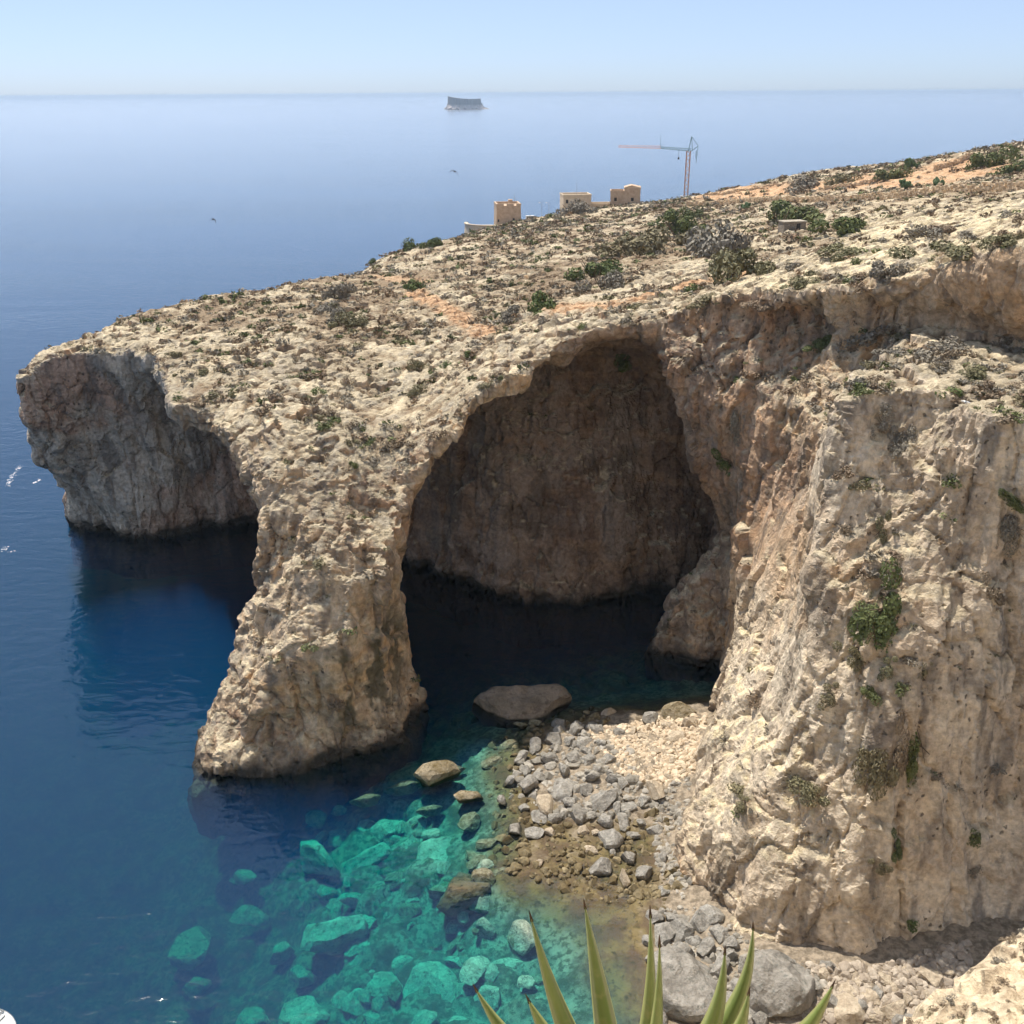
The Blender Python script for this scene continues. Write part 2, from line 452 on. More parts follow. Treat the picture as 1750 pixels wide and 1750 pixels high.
# bedding: ledges that stand proud and recessed beds between, dipping gently
zb = LV[:, 2] + 0.10 * LV[:, 0] - 0.05 * LV[:, 1] + 1.2 * fbm(LV / 18, 2, 50)
beds = vnoise(np.stack([zb / 1.9, zb * 0 + 3.3, LV[:, 0] / 60], 1), 60)
beds2 = vnoise(np.stack([zb / 0.7, LV[:, 1] / 7, LV[:, 0] / 7], 1), 61)
bedk = sstep(-0.1, 0.5, fbm(LV / 22, 2, 55))
h0, e0, r0, _ = facets(Pw / np.array([5.5, 5.5, 15.0]), 4, 1.6)
h1, e1, r1, k1 = facets(Pw / np.array([2.4, 2.4, 4.6]), 5, 1.5)
h2, e2, r2, k2 = facets(Pw / np.array([1.25, 1.25, 1.5]), 6, 1.4)
crack = np.exp(-e1 / 0.06) * (r1 > 0.35)
crack0 = np.exp(-e0 / 0.035)
flute = fbm(LV / np.array([1.6, 1.6, 10.0]), 3, 80, ridged=True)
flk = sstep(0.0, 0.45, fbm(LV / 20, 2, 85))
fine = fbm(LV / 1.1, 3, 90, gain=0.6)
mid = fbm(LV / 5.0, 4, 95, ridged=True)
smo = sstep(-0.25, 0.35, fbm(LV / 13, 2, 99))                    # patches of smooth face against broken rock
NEAR = sstep(16, 24, LV[:, 0]) * sstep(118, 100, LV[:, 1])        # the smooth pale wall on the right
def fissure(P, seed, w): return np.exp(-np.abs(fbm(P, 3, seed, 0.45)) / w)
FIS = np.maximum(fissure(LV / np.array([7.0, 7.0, 16.0]) + 0.15 * LV[:, [2, 0, 1]] / 7, 501, 0.022), 0.8 * fissure(LV / np.array([14.0, 14.0, 5.0]), 507, 0.018)) * sstep(-.25, .2, fbm(LV / 9, 2, 511))
cliff = (beds * 0.32 + beds2 * 0.07) * (0.3 + bedk) + h0 * (0.95 - .5 * NEAR) - FIS * 0.55 - crack0 * 0.5 + (h1 * 0.5 - crack * 0.3) * (0.25 + smo) * (1 - .6 * NEAR) + h2 * 0.2 * (0.3 + smo) * (1 - .3 * NEAR) + flute * 0.62 * (0.25 + flk) + mid * 0.35 * (1 - .55 * NEAR) + fine * 0.16 + NEAR * 0.75 * fbm(LV / np.array([4.5, 4.5, 34.0]) + .02 * LV[:, [1, 0, 2]], 3, 520, 0.4, ridged=True)
karst = fbm(LV / 16, 3, 120)                                    # where bare rock stands out of thin soil
rocky = sstep(-0.45, 0.2, karst)
top = (h1 * 0.75 + 0.35 * np.clip(1 - k1 * 1.3, 0, 1) - crack * 0.25 + h2 * 0.40 + 0.22 * np.clip(1 - k2 * 1.3, 0, 1)) * (0.3 + 0.7 * rocky) + mid * 0.25 + fine * 0.12 - 0.3
far = sstep(190, 300, LV[:, 1])
top = top * (1 - 0.45 * sstep(-.1, .3, fbm(LV / 13, 3, 160)) * sstep(130, 200, LV[:, 1]))
disp = cliff * CL + top * (1 - CL) * (1 - 0.4 * far)
# the sea has cut a notch along the foot of the cliffs
disp -= 0.9 * np.exp(-((LV[:, 2] - 0.4) / 0.9) ** 2) * CL * (LV[:, 1] > 98) * (0.6 + 0.8 * fbm(LV / 9, 2, 130))
LV = LV + N1 * disp[:, None]
# weather down one over-sharp rib beside the cave mouth
_px, _py, _dp = project(LV)
_m = (sstep(46, 22, np.hypot(_px - 1312, _py - 922)) * (LV[:, 1] > 92) * (LV[:, 1] < 128))[:, None]
LV = LV * (1 - _m) + laplacian(LV, LF, 10, 0.6) * _m
LN = vnormals(LV, LF)
LOW = sstep(0.05, -0.5, top) * (1 - CL)

LPX, LPY, LDEP = project(LV)
LFACE = (LN * (np.array([0, 0, CZ]) - LV)).sum(1) > 0
def pick(px, py, rad=7.0):
    """the point of the headland seen at a place of the photograph"""
    while True:
        m = np.nonzero((np.abs(LPX - px) < rad) & (np.abs(LPY - py) < rad) & LFACE)[0]
        if len(m): break
        rad *= 1.6
        if rad > 200: return None, None
    m = m[LDEP[m] < LDEP[m].min() + 6]
    i = m[np.argmin((LPX[m] - px) ** 2 + (LPY[m] - py) ** 2)]
    return LV[i], LN[i]
def patch(pts, rad):
    """mask round a line of places on the ground"""
    W = [pick(*p)[0] for p in pts]
    d = np.full(len(LV), 1e9)
    for a, b_ in zip(W[:-1], W[1:]):
        e = (b_ - a)[:2]; w = LV[:, :2] - a[:2]
        t = np.clip((w @ e) / (e @ e + 1e-6), 0, 1)
        d = np.minimum(d, np.hypot(*(w - t[:, None] * e).T))
    d = d + 1.6 * fbm(LV / 4, 3, 140)
    return sstep(rad * 1.35, rad * 0.6, d)
up_ = 1 - CL
SOIL = np.maximum.reduce([patch([(700, 492), (745, 515), (785, 545), (830, 570)], 2.2),
                          patch([(960, 520), (1040, 515), (1110, 500), (1190, 480), (1240, 465)], 3.6),
                          patch([(1240, 325), (1330, 322), (1450, 305), (1600, 298)], 13), patch([(1620, 275), (1690, 290)], 9),
                          patch([(650, 470), (720, 480)], 2.5) * 0.6]) * up_
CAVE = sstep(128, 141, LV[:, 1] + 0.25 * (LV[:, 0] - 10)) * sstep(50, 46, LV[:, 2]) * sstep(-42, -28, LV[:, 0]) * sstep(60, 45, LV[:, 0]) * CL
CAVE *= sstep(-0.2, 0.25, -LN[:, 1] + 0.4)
GREY = sstep(-42, -56, LV[:, 0]) * CL
PALE = np.clip(sstep(1.0, 0.25, np.hypot((LPX - 1310) / 200, (LPY - 1240) / 420)) * sstep(125, 110, LV[:, 1]) * sstep(15, 20, LV[:, 0]) * 1.15, 0, 1)
pale_top = sstep(25, -35, poly_sdf(LPX, LPY, [(1150, 545), (1350, 505), (1560, 488), (1760, 425), (1760, 330), (1600, 350), (1485, 352), (1440, 400), (1390, 440), (1260, 490)]) + 30 * fbm(LV / 7, 3, 150))
PALE = np.maximum(PALE, 0.9 * pale_top * up_ * (LV[:, 1] > 80))
# dry brown heath over the slope behind the arch
HEATH = sstep(-0.1, 0.22, fbm(LV / 13, 3, 160) + 0.30 * sstep(150, 205, LV[:, 1]) - 0.08) * (1 - pale_top) * up_ * sstep(125, 165, LV[:, 1] + 0.3 * LV[:, 0])
# ------------------------------------------------------------------ rock of the headland
def lerp(a, b, t):
    a = np.asarray(a, np.float32); b = np.asarray(b, np.float32)
    return a + (b - a) * np.clip(t, 0, 1)[:, None]
def C3(c): return np.broadcast_to(np.array(c, np.float32), (len(LV), 3))
na = fbm(LV / 16, 4, 201) * .5 + .5; nb = fbm(LV / 4.2, 4, 211, 0.6) * .5 + .5; nc = fbm(LV / 1.4, 3, 221, 0.6) * .5 + .5
streak = fbm((LV + 0.8 * fbm(LV / 5, 2, 5)[:, None]) / np.array([1.7, 1.7, 16]), 4, 231, 0.6) * .5 + .5
bedn = fbm(np.stack([zb / 1.5, LV[:, 0] / 25, LV[:, 1] / 25], 1), 4, 241, 0.6) * .5 + .5
# weathered top: cream rock, grey lichen, brown litter in the hollows, red soil
tp = lerp(C3((0.50, 0.43, 0.31)), C3((0.68, 0.58, 0.41)), sstep(0.38, 0.64, nb))
tp = lerp(tp, C3((0.32, 0.285, 0.235)), 0.6 * sstep(0.50, 0.68, nc))
tp = lerp(tp, C3((0.76, 0.65, 0.44)), PALE * sstep(0.68, 0.42, nc))
tp = lerp(tp, lerp(C3((0.15, 0.105, 0.066)), C3((0.28, 0.20, 0.125)), nc), LOW * sstep(0.30, 0.5, nb))
tp = lerp(tp, lerp(C3((0.20, 0.145, 0.095)), C3((0.33, 0.25, 0.165)), nc), 0.9 * HEATH * (0.35 + 0.65 * sstep(0.64, 0.46, nb)))
tp = lerp(tp, lerp(C3((0.46, 0.285, 0.165)), C3((0.62, 0.42, 0.26)), sstep(0.4, 0.6, nc)), SOIL * sstep(0.2, 0.45, nb))
# cliff: tan, ochre and pink beds, grey runs where water comes down
cf = lerp(C3((0.50, 0.36, 0.235)), C3((0.68, 0.53, 0.37)), sstep(0.34, 0.66, nb))
cf = lerp(cf, C3((0.63, 0.40, 0.205)), 0.7 * sstep(0.5, 0.68, bedn))
cf = lerp(cf, C3((0.47, 0.28, 0.18)), 0.55 * sstep(0.5, 0.62, na))
cf = lerp(cf, C3((0.29, 0.245, 0.19)), 0.6 * sstep(0.54, 0.68, nc))
cf = lerp(cf, C3((0.72, 0.62, 0.47)), PALE * (0.3 + 0.65 * sstep(0.66, 0.42, nc)))
gy = lerp(C3((0.43, 0.375, 0.315)), C3((0.62, 0.545, 0.455)), sstep(0.36, 0.64, nb))
gy = lerp(gy, C3((0.50, 0.33, 0.24)), 0.85 * sstep(0.46, 0.56, na + 0.006 * (20 - LV[:, 2])))
nearc = lerp(C3((0.63, 0.52, 0.395)), C3((0.78, 0.675, 0.53)), sstep(0.36, 0.6, nb))
nearc = lerp(nearc, C3((0.62, 0.40, 0.22)), 0.75 * sstep(0.46, 0.60, na * .7 + nb * .3 + 0.006 * (LV[:, 2] - 34)))
nearc = lerp(nearc, C3((0.36, 0.30, 0.235)), 0.6 * sstep(0.55, 0.66, fbm((LV + 1.5 * fbm(LV / 6, 2, 15)[:, None]) / np.array([3.2, 3.2, 11.0]), 4, 281, 0.6) * .5 + .5))
cf = lerp(cf, nearc, 0.85 * NEAR)
cf = lerp(cf, gy, GREY)
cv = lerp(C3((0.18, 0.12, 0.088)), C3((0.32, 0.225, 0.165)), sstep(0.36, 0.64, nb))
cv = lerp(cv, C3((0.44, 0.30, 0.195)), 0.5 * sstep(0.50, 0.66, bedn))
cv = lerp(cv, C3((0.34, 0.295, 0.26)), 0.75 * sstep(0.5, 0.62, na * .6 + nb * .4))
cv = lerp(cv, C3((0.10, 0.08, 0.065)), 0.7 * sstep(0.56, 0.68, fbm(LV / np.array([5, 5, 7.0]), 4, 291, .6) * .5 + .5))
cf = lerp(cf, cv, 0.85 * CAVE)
cf = lerp(cf, C3((0.165, 0.145, 0.13)), 0.65 * sstep(0.54, 0.66, streak) * (1 - 0.6 * PALE) * (1 - .45 * CAVE))
cf = lerp(cf, C3((0.60, 0.52, 0.42)), 0.35 * sstep(0.44, 0.34, streak) * (1 - CAVE))
cf = lerp(cf, C3((0.13, 0.10, 0.075)), 0.6 * FIS * (1 - .4 * CAVE))
st = sstep(0.74, 0.46, LN[:, 2])
ct = lerp(tp, cf, st)
# dark lichen in patches on the foot of the arch leg and here and there on the cliffs
lich = sstep(0.52, 0.60, fbm(LV / np.array([2.6, 2.6, 4.5]), 4, 270, 0.6) * .5 + .5) * np.maximum(sstep(1.0, 0.3, np.hypot((LV[:, 0] + 19) / 8, (LV[:, 2] - 11) / 11)) * (LV[:, 1] < 126), 0.35 * CL * (1 - CAVE) * (1 - GREY) * sstep(.5, .6, na))
ct = lerp(ct, C3((0.105, 0.095, 0.062)), 0.9 * lich)
wz = LV[:, 2] + (nb - .5) * 4.0
sea_side = (LV[:, 1] > 97).astype(float)
ct = lerp(ct, C3((0.15, 0.115, 0.09)), 0.7 * sstep(3.6, 1.0, wz) * sea_side)
ct = lerp(ct, C3((0.055, 0.05, 0.042)), 0.93 * sstep(1.9, 0.8, wz) * sea_side)
M = NT('limestone')
p = M.pos()
nf = M.noise(p, 1.5, 6, 0.68)
base = M.n('Attribute', attribute_name='tint').outputs['Color']
col = M.mix(M.ramp(nf, 0.30, 0.72), M.mix(1.0, base, (0.70, 0.66, 0.62), 'MULTIPLY'), M.mix(1.0, base, (1.22, 1.20, 1.17), 'MULTIPLY'))
# solution holes, scattered in swarms over the cliffs
pd = M.n('VectorMath', operation='ADD', ins={0: p, 1: M.n('VectorMath', operation='SCALE', ins={0: M.n('TexNoise', ins={'Vector': p, 'Scale': 1.6, 'Detail': 2}).outputs['Color'], 'Scale': 0.9}).outputs[0]}).outputs[0]
vo = M.voro(M.scale(pd, (1, 1, 0.75)), 1.05)
hole = M.math('MULTIPLY', M.ramp(vo, 0.21, 0.11), M.attr('holes'))
col = M.mix(M.math('MULTIPLY', hole, 0.7), col, (0.05, 0.042, 0.036))
hgt = M.math('ADD', nf, M.math('MULTIPLY', hole, -0.5))
M.surf(col, 0.93, M.bump(hgt, 0.9, 0.55), 0.15)
MAT_ROCK = M.m
land = link_mesh('headland', LV, LF, MAT_ROCK, False)
tag(land, kind='structure')
def cattr(o, C):
    a = o.data.attributes.new('tint', 'FLOAT_COLOR', 'POINT')
    a.data.foreach_set('color', np.ascontiguousarray(np.c_[C, np.ones(len(C))], np.float32).ravel())
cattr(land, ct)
attr(land, 'holes', sstep(0.50, 0.62, fbm(LV / 8, 2, 260) * .5 + .5) * CL * (1 - 0.8 * CAVE))

# ------------------------------------------------------------------ the sea and its bed
W = NT('sea_water')
p = W.pos()
warp = p
r1 = W.noise(W.scale(p, (0.55, 0.85, 1)), 1.0, 3, 0.55, 0.6)
r2 = W.noise(W.scale(p, (0.20, 0.40, 1)), 1.0, 2, 0.5, 0.5)
r3 = W.noise(W.scale(p, (0.0016, 0.009, 1)), 1.0, 4, 0.6, 0.8)
amp = W.ramp(r3, 0.36, 0.62, 0.30, 1.0)
h = W.math('ADD', W.math('MULTIPLY', r1, 0.12), W.math('MULTIPLY', r2, 0.34))
bn = W.bump(W.math('MULTIPLY', h, amp), 0.62, 1.0)
fr = W.n('Fresnel', ins={'IOR': 1.5, 'Normal': bn})
gl = W.n('BsdfGlossy', ins={'Color': (1, 1, 1), 'Roughness': W.ramp(W.n('VectorMath', operation='LENGTH', ins={0: p}).outputs['Value'], 110, 1200, 0.085, 0.165), 'Normal': bn})
tr = W.n('BsdfTransparent', ins={'Color': (1, 1, 1)})
mx = W.n('MixShader', ins={0: fr.outputs[0], 1: tr.outputs[0], 2: gl.outputs[0]})
W.t.links.new(mx.outputs[0], W.out.inputs['Surface'])
va = W.n('VolumeAbsorption', ins={'Color': (0.0, 0.855, 0.845), 'Density': 0.31})
vs = W.n('VolumeScatter', ins={'Color': (0.02, 0.28, 1.0), 'Density': 0.027, 'Anisotropy': 0.0})
ad = W.n('AddShader', ins={0: va.outputs[0], 1: vs.outputs[0]})
W.t.links.new(ad.outputs[0], W.out.inputs['Volume'])
RS = 30000.0
ang = np.linspace(0, 2 * math.pi, 97)[:-1]
ring = np.stack([RS * np.cos(ang), RS * np.sin(ang)], 1)
me = bpy.data.meshes.new('sea')
n = len(ring)
me.from_pydata([(x, y, 0) for x, y in ring] + [(x, y, -30) for x, y in ring], [],
               [tuple(range(n)), tuple(range(2 * n - 1, n - 1, -1))] + [(i, n + i, n + (i + 1) % n, (i + 1) % n) for i in range(n)])
me.materials.append(W.m)
sea = bpy.data.objects.new('sea', me); COL.objects.link(sea)
tag(sea, kind='structure')

def bed_pts(l): return [atzp(*q) for q in l]
BED = bed_pts([(900, 1300, .0), (960, 1250, .2), (1050, 1225, .3), (1120, 1240, .9), (1180, 1225, 1.5), (1195, 1280, 2.6), (1100, 1290, 1.6), (1000, 1330, .9), (1160, 1350, 1.6), (1050, 1400, .3),
               (930, 1400, .0), (880, 1460, -.25), (950, 1520, -.15), (1050, 1530, -.2), (1080, 1440, -.15), (1130, 1440, .0), (1150, 1500, .5), (1100, 1580, .0), (1050, 1620, -.3), (1180, 1580, .8),
               (1200, 1650, .8), (1300, 1650, 1.6), (1450, 1680, 2.2), (1560, 1660, 3.0), (1650, 1640, 3.6), (1600, 1720, 2.4), (1120, 1720, .0), (1020, 1700, -1.4), (1000, 1745, -2.2), (1250, 1745, 1.0), (1420, 1745, 1.8),
               (830, 1290, -1.2), (770, 1330, -2.6), (840, 1380, -1.0), (790, 1420, -2.8), (700, 1380, -4.2), (740, 1480, -3.6), (840, 1520, -1.0), (900, 1600, -2.2), (860, 1680, -4.0), (760, 1600, -5.5), (640, 1480, -6.5),
               (560, 1450, -8.5), (620, 1600, -7.0), (700, 1720, -5.6), (560, 1700, -9), (430, 1600, -14.5), (300, 1650, -18.5), (450, 1720, -13), (200, 1500, -23), (60, 1650, -24), (100, 1300, -25),
               (600, 1330, -9), (660, 1250, -14), (800, 1230, -5), (900, 1230, -1.6), (760, 1150, -16), (900, 1100, -17), (1100, 1150, -6), (1180, 1180, -2), (1000, 1180, -6), (1200, 1150, -4), (250, 1100, -26), (400, 950, -26), (100, 700, -27)])
BED += [(-150, 60, -24), (-150, 150, -27), (-60, 30, -20), (-100, 30, -24), (0, 40, -4), (30, 50, 3), (60, 55, 6), (-20, 45, -10), (60, 80, 4), (0, 250, -25), (-100, 250, -27), (60, 200, -15)]
HB = tps(BED, 0.3)
bx = axis(-45, 52, 0.5, -170, 62, 1.05); by = axis(58, 124, 0.5, 25, 260, 1.05)
BX, BY = np.meshgrid(bx, by, indexing='ij')
P0 = np.stack([BX.ravel(), BY.ravel(), BX.ravel() * 0], 1)
hz = HB(P0[:, 0], P0[:, 1])
deep = sstep(-1.0, -6, hz)
fh, fe, fr_, fk = facets((P0 + 0.5 * fbm(P0 / 2, 2, 9)[:, None]) / 4.4, 21, 1.5)
gh, ge, gr_, gk = facets(P0 / 1.2, 22, 1.2)
hz = np.clip(hz, -27.5, 8)
hz = hz + (0.15 + 0.85 * deep) * (np.clip(1.15 - fk * 1.5, 0, .55) * 2.6 * (fr_ > 0.4) + 0.45 * fh) + (0.18 + 0.3 * deep) * (gh * 0.6 + np.clip(1 - gk * 1.4, 0, 1) * .5) + 0.18 * fbm(P0 / 2.5, 4, 33)
nxb, nyb = len(bx), len(by)
ii = (np.arange(nxb - 1)[:, None] * nyb + np.arange(nyb - 1)[None]).ravel()
BF = np.stack([ii, ii + nyb, ii + nyb + 1, ii + 1], 1)
B = NT('shore_bed')
p = B.pos()
nb = B.noise(p, 0.35, 5, 0.65); nc = B.noise(p, 1.6, 5, 0.65); ne = B.noise(p, 0.12, 3, 0.6)
zc = B.n('SeparateXYZ', ins={'Vector': p}).outputs['Z']
dry = B.mix(B.ramp(nc, .35, .65), (0.15, 0.12, 0.085), (0.34, 0.275, 0.20))
weed = B.mix(B.ramp(nb, 0.4, 0.62), (0.105, 0.072, 0.042), (0.17, 0.13, 0.055))
weed = B.mix(B.ramp(nc, 0.5, 0.68), weed, (0.055, 0.045, 0.02))
stone = B.mix(B.ramp(nb, 0.35, 0.62), (0.08, 0.08, 0.055), (0.30, 0.29, 0.215))
stone = B.mix(B.math('MULTIPLY', B.ramp(nc, 0.46, 0.60), 0.9), stone, (0.075, 0.075, 0.04))
cb = B.mix(B.ramp(B.math('ADD', zc, B.math('MULTIPLY', B.math('SUBTRACT', ne, 0.5), 2.2)), -1.7, -0.6), stone, weed)
cb = B.mix(B.ramp(B.math('ADD', zc, B.math('MULTIPLY', B.math('SUBTRACT', nb, 0.5), 1.4)), 0.12, 0.55), cb, dry)
B.surf(cb, 0.85, B.bump(nc, 0.8, 0.25), 0.3)
bed = link_mesh('seabed', np.stack([P0[:, 0], P0[:, 1], hz], 1), BF, B.m)
tag(bed, kind='structure')
D = NT('deep_floor')
D.surf((0.08, 0.09, 0.08))
link = link_mesh('deep_seabed', np.array([[-RS, -RS, -28.5], [RS, -RS, -28.5], [RS, RS, -28.5], [-RS, RS, -28.5]]), np.array([[0, 1, 2, 3]]), D.m, False)
tag(link, kind='structure')

# ------------------------------------------------------------------ the air
def box_mesh(name, lo, hi):
    me = bpy.data.meshes.new(name)
    v = [(x, y, z) for x in (lo[0], hi[0]) for y in (lo[1], hi[1]) for z in (lo[2], hi[2])]
    me.from_pydata(v, [], [(0, 1, 3, 2), (4, 6, 7, 5), (0, 4, 5, 1), (2, 3, 7, 6), (0, 2, 6, 4), (1, 5, 7, 3)])
    o = bpy.data.objects.new(name, me); COL.objects.link(o)
    return o
hz_o = box_mesh('haze', (-31000, -31000, -31), (31000, 31000, 85))
HM = NT('haze_air')
pv = HM.n('VolumePrincipled', ins={'Color': (0.52, 0.64, 0.79), 'Density': 7.5e-5, 'Anisotropy': 0.2})
HM.t.links.new(pv.outputs[0], HM.out.inputs['Volume'])
hz_o.data.materials.append(HM.m)
tag(hz_o, kind='stuff')
# ------------------------------------------------------------------ building blocks for things
def empty(name, loc, rz=0.0):
    o = bpy.data.objects.new(name, None); COL.objects.link(o)
    o.location = loc; o.rotation_euler = (0, 0, rz); o.empty_display_size = 0.3
    return o
class MB:
    """collects boxes, bars and tubes into one mesh"""
    def __init__(self): self.v = []; self.f = []
    def add(self, v, f):
        n = len(self.v); self.v += [tuple(q) for q in v]; self.f += [tuple(i + n for i in q) for q in f]
        return self
    def box(self, x0, x1, y0, y1, z0, z1):
        v = [(x, y, z) for x in (x0, x1) for y in (y0, y1) for z in (z0, z1)]
        return self.add(v, [(0, 1, 3, 2), (4, 6, 7, 5), (0, 4, 5, 1), (2, 3, 7, 6), (0, 2, 6, 4), (1, 5, 7, 3)])
    def bar(self, a, b, r=0.05, n=4, r2=None):
        a, b = Vector(a), Vector(b); d = (b - a).normalized()
        u = d.orthogonal().normalized(); w = d.cross(u); r2 = r if r2 is None else r2
        ring = lambda c, q: [c + q * (math.cos(6.2832 * (k + .5) / n) * u + math.sin(6.2832 * (k + .5) / n) * w) for k in range(n)]
        v = ring(a, r) + ring(b, r2)
        f = [(k, (k + 1) % n, n + (k + 1) % n, n + k) for k in range(n)] + [tuple(range(n - 1, -1, -1)), tuple(range(n, 2 * n))]
        return self.add(v, f)
    def build(self, name, mat, parent=None, smooth=False):
        me = bpy.data.meshes.new(name); me.from_pydata(self.v, [], self.f); me.update()
        if mat: me.materials.append(mat)
        if smooth: me.polygons.foreach_set('use_smooth', np.ones(len(me.polygons), bool))
        o = bpy.data.objects.new(name, me); COL.objects.link(o)
        if parent: o.parent = parent
        return o
def simple(name, a, b, scale=1.5, rough=0.9, bump=0.0):
    m = NT(name); p = m.pos(); n = m.noise(p, scale, 5, 0.65)
    m.surf(m.mix(m.ramp(n, 0.3, 0.7), a, b), rough, m.bump(n, 0.8, bump) if bump else None, 0.25)
    return m.m
def ground(x, y):
    """height of the headland's top at a place"""
    m = np.nonzero((np.abs(LV[:, 0] - x) < 4) & (np.abs(LV[:, 1] - y) < 4))[0]
    if not len(m): return float(HT(np.array(x), np.array(y)))
    w = 1 / (0.2 + (LV[m, 0] - x) ** 2 + (LV[m, 1] - y) ** 2) ** 2 * (LV[m, 2] > LV[m, 2].max() - 6)
    return float((LV[m, 2] * w).sum() / w.sum())

# ------------------------------------------------------------------ boulders
def ico(sub):
    bm = bmesh.new(); bmesh.ops.create_icosphere(bm, subdivisions=sub, radius=1)
    V = np.array([v.co[:] for v in bm.verts]); F = np.array([[v.index for v in f.verts] for f in bm.faces]); bm.free()
    return V, F
ICO3, ICO2, ICO1 = ico(4), ico(3), ico(2)
def rock_shape(seed, base, planes=12, cut=(0.42, 0.8), rough=0.05, squash=(1, .8, .65)):
    r = np.random.default_rng(seed); V, F = base; V = V.copy()
    for _ in range(planes):
        n = r.normal(size=3); n /= np.linalg.norm(n); d = r.uniform(*cut)
        V -= np.maximum(V @ n - d, 0)[:, None] * n
    V *= np.array(squash) * r.uniform(.85, 1.15, 3)
    N = vnormals(V, F)
    V = V + N * (rough * fbm(V * 3.1 + seed, 4, seed) + 0.6 * rough * fbm(V * 1.3 - seed, 2, seed + 5))[:, None]
    V -= V.mean(0); V /= np.abs(V[:, 0]).max()
    return V, F
def rock_mesh(name, seed, base, mat, **kw):
    V, F = rock_shape(seed, base, **kw)
    o = link_mesh(name, V, F, mat, False); me = o.data
    bpy.data.objects.remove(o)
    return me
def rock_mat(name, dark, light, spot, spotk, wet=None, rough=0.9):
    m = NT(name); tc = m.n('TexCoord').outputs['Object']; oi = m.n('ObjectInfo')
    v = m.n('VectorMath', operation='ADD', ins={0: tc, 1: m.n('VectorMath', operation='SCALE', ins={0: oi.outputs['Location'], 'Scale': 0.7}).outputs[0]}).outputs[0]
    a = m.noise(v, 2.2, 6, 0.65); b_ = m.noise(v, 7.0, 4, 0.65)
    c = m.mix(m.ramp(a, 0.3, 0.68), dark, light)
    c = m.mix(m.math('MULTIPLY', m.ramp(b_, 0.52, 0.68), spotk), c, spot)
    c = m.mix(m.math('MULTIPLY', oi.outputs['Random'], 0.45), c, m.mix(1.0, c, (0.62, 0.6, 0.58), 'MULTIPLY'))
    if wet:
        zc = m.n('SeparateXYZ', ins={'Vector': m.pos()}).outputs['Z']
        c = m.mix(m.ramp(m.math('ADD', zc, m.math('MULTIPLY', a, 0.5)), 0.65, 0.2), c, wet)
    pn = m.noise(m.pos(), 3.2, 5, 0.7)
    c = m.mix(m.ramp(pn, .35, .7, .0, .55), c, m.mix(1.0, c, (.55, .53, .5), 'MULTIPLY'))
    m.surf(c, rough, m.bump(m.math('ADD', m.math('ADD', a, m.math('MULTIPLY', b_, 0.4)), m.math('MULTIPLY', pn, .8)), 0.9, 0.25), 0.25)
    return m.m
MG = rock_mat('boulder_grey', (0.25, 0.23, 0.20), (0.46, 0.43, 0.38), (0.14, 0.155, 0.135), 0.6, (0.09, 0.08, 0.055))
MP = rock_mat('boulder_pale', (0.46, 0.37, 0.27), (0.66, 0.56, 0.42), (0.34, 0.28, 0.21), 0.5, (0.13, 0.105, 0.06))
MW = rock_mat('boulder_weed', (0.20, 0.15, 0.07), (0.40, 0.34, 0.24), (0.075, 0.065, 0.03), 0.75, (0.075, 0.06, 0.03))
MU = rock_mat('boulder_sunk', (0.34, 0.34, 0.26), (0.66, 0.65, 0.51), (0.07, 0.07, 0.04), 0.8)
MD = rock_mat('boulder_sunk_dark', (0.16, 0.14, 0.075), (0.36, 0.34, 0.24), (0.06, 0.055, 0.03), 0.85)
MS = rock_mat('slab_weed', (0.07, 0.055, 0.025), (0.20, 0.15, 0.095), (0.03, 0.027, 0.014), 0.9)
MC = rock_mat('boulder_cave', (0.20, 0.165, 0.125), (0.36, 0.30, 0.235), (0.11, 0.09, 0.07), 0.7, (0.08, 0.07, 0.05))
def meshes(name, mat, n, base, s0, **kw): return [rock_mesh(name, s0 + 13 * i, base, mat, **kw) for i in range(n)]
RG = meshes('boulder', MG, 9, ICO2, 100); RP = meshes('boulder', MP, 6, ICO2, 300); RW = meshes('boulder', MW, 4, ICO2, 500)
RU = meshes('boulder', MU, 7, ICO2, 700, planes=10, cut=(.45, .85), rough=.08, squash=(1, .8, .6)); RD = meshes('boulder', MD, 4, ICO2, 900, rough=.08)
SETS = {'g': RG, 'p': RP, 'w': RW, 'u': RU, 'd': RD}
rr = np.random.default_rng(31)
def bedz(x, y): return float(HB(np.array(x), np.array(y)))
def put_rock(px, py, wpx, kind, asp=0.8, hgt=0.6, tilt=0.25, rz=None, z=None, name='boulder', sink=0.3, me=None, top=None):
    """a boulder wpx photograph pixels wide, standing on the shore or the sea bed where the photograph shows it"""
    zz = 0.0
    for _ in range(6):
        x, y = atz(px, py, zz); zz = bedz(x, y) if z is None else z
        if z is None and kind in 'gpw': zz = max(zz, -0.25)
    dep = (np.array([x, y, zz - CZ]) @ FW)
    r = wpx / FPX * dep / 2
    o = bpy.data.objects.new(name, me or SETS[kind][rr.integers(len(SETS[kind]))]); COL.objects.link(o)
    o.location = (x, y, zz + r * hgt * (1 - 2 * sink) * 0.7)
    o.scale = (r, r * asp / 0.8, r * hgt / 0.62)
    o.rotation_euler = (rr.normal() * tilt, rr.normal() * tilt, rr.uniform(0, 6.28) if rz is None else rz)
    if top is not None:
        co = np.empty(len(o.data.vertices) * 3, np.float32); o.data.vertices.foreach_get('co', co)
        R_ = np.array(o.rotation_euler.to_matrix()); hz_ = ((co.reshape(-1, 3) * np.array(o.scale)) @ R_.T)[:, 2].max()
        xt, yt = atz(px, py, top - .4 * hz_); o.location = (xt, yt, top - hz_)
    return o
TH = []
def uniq(o, label, cat, group=None): tag(o, label, cat, group); TH.append(o); return o
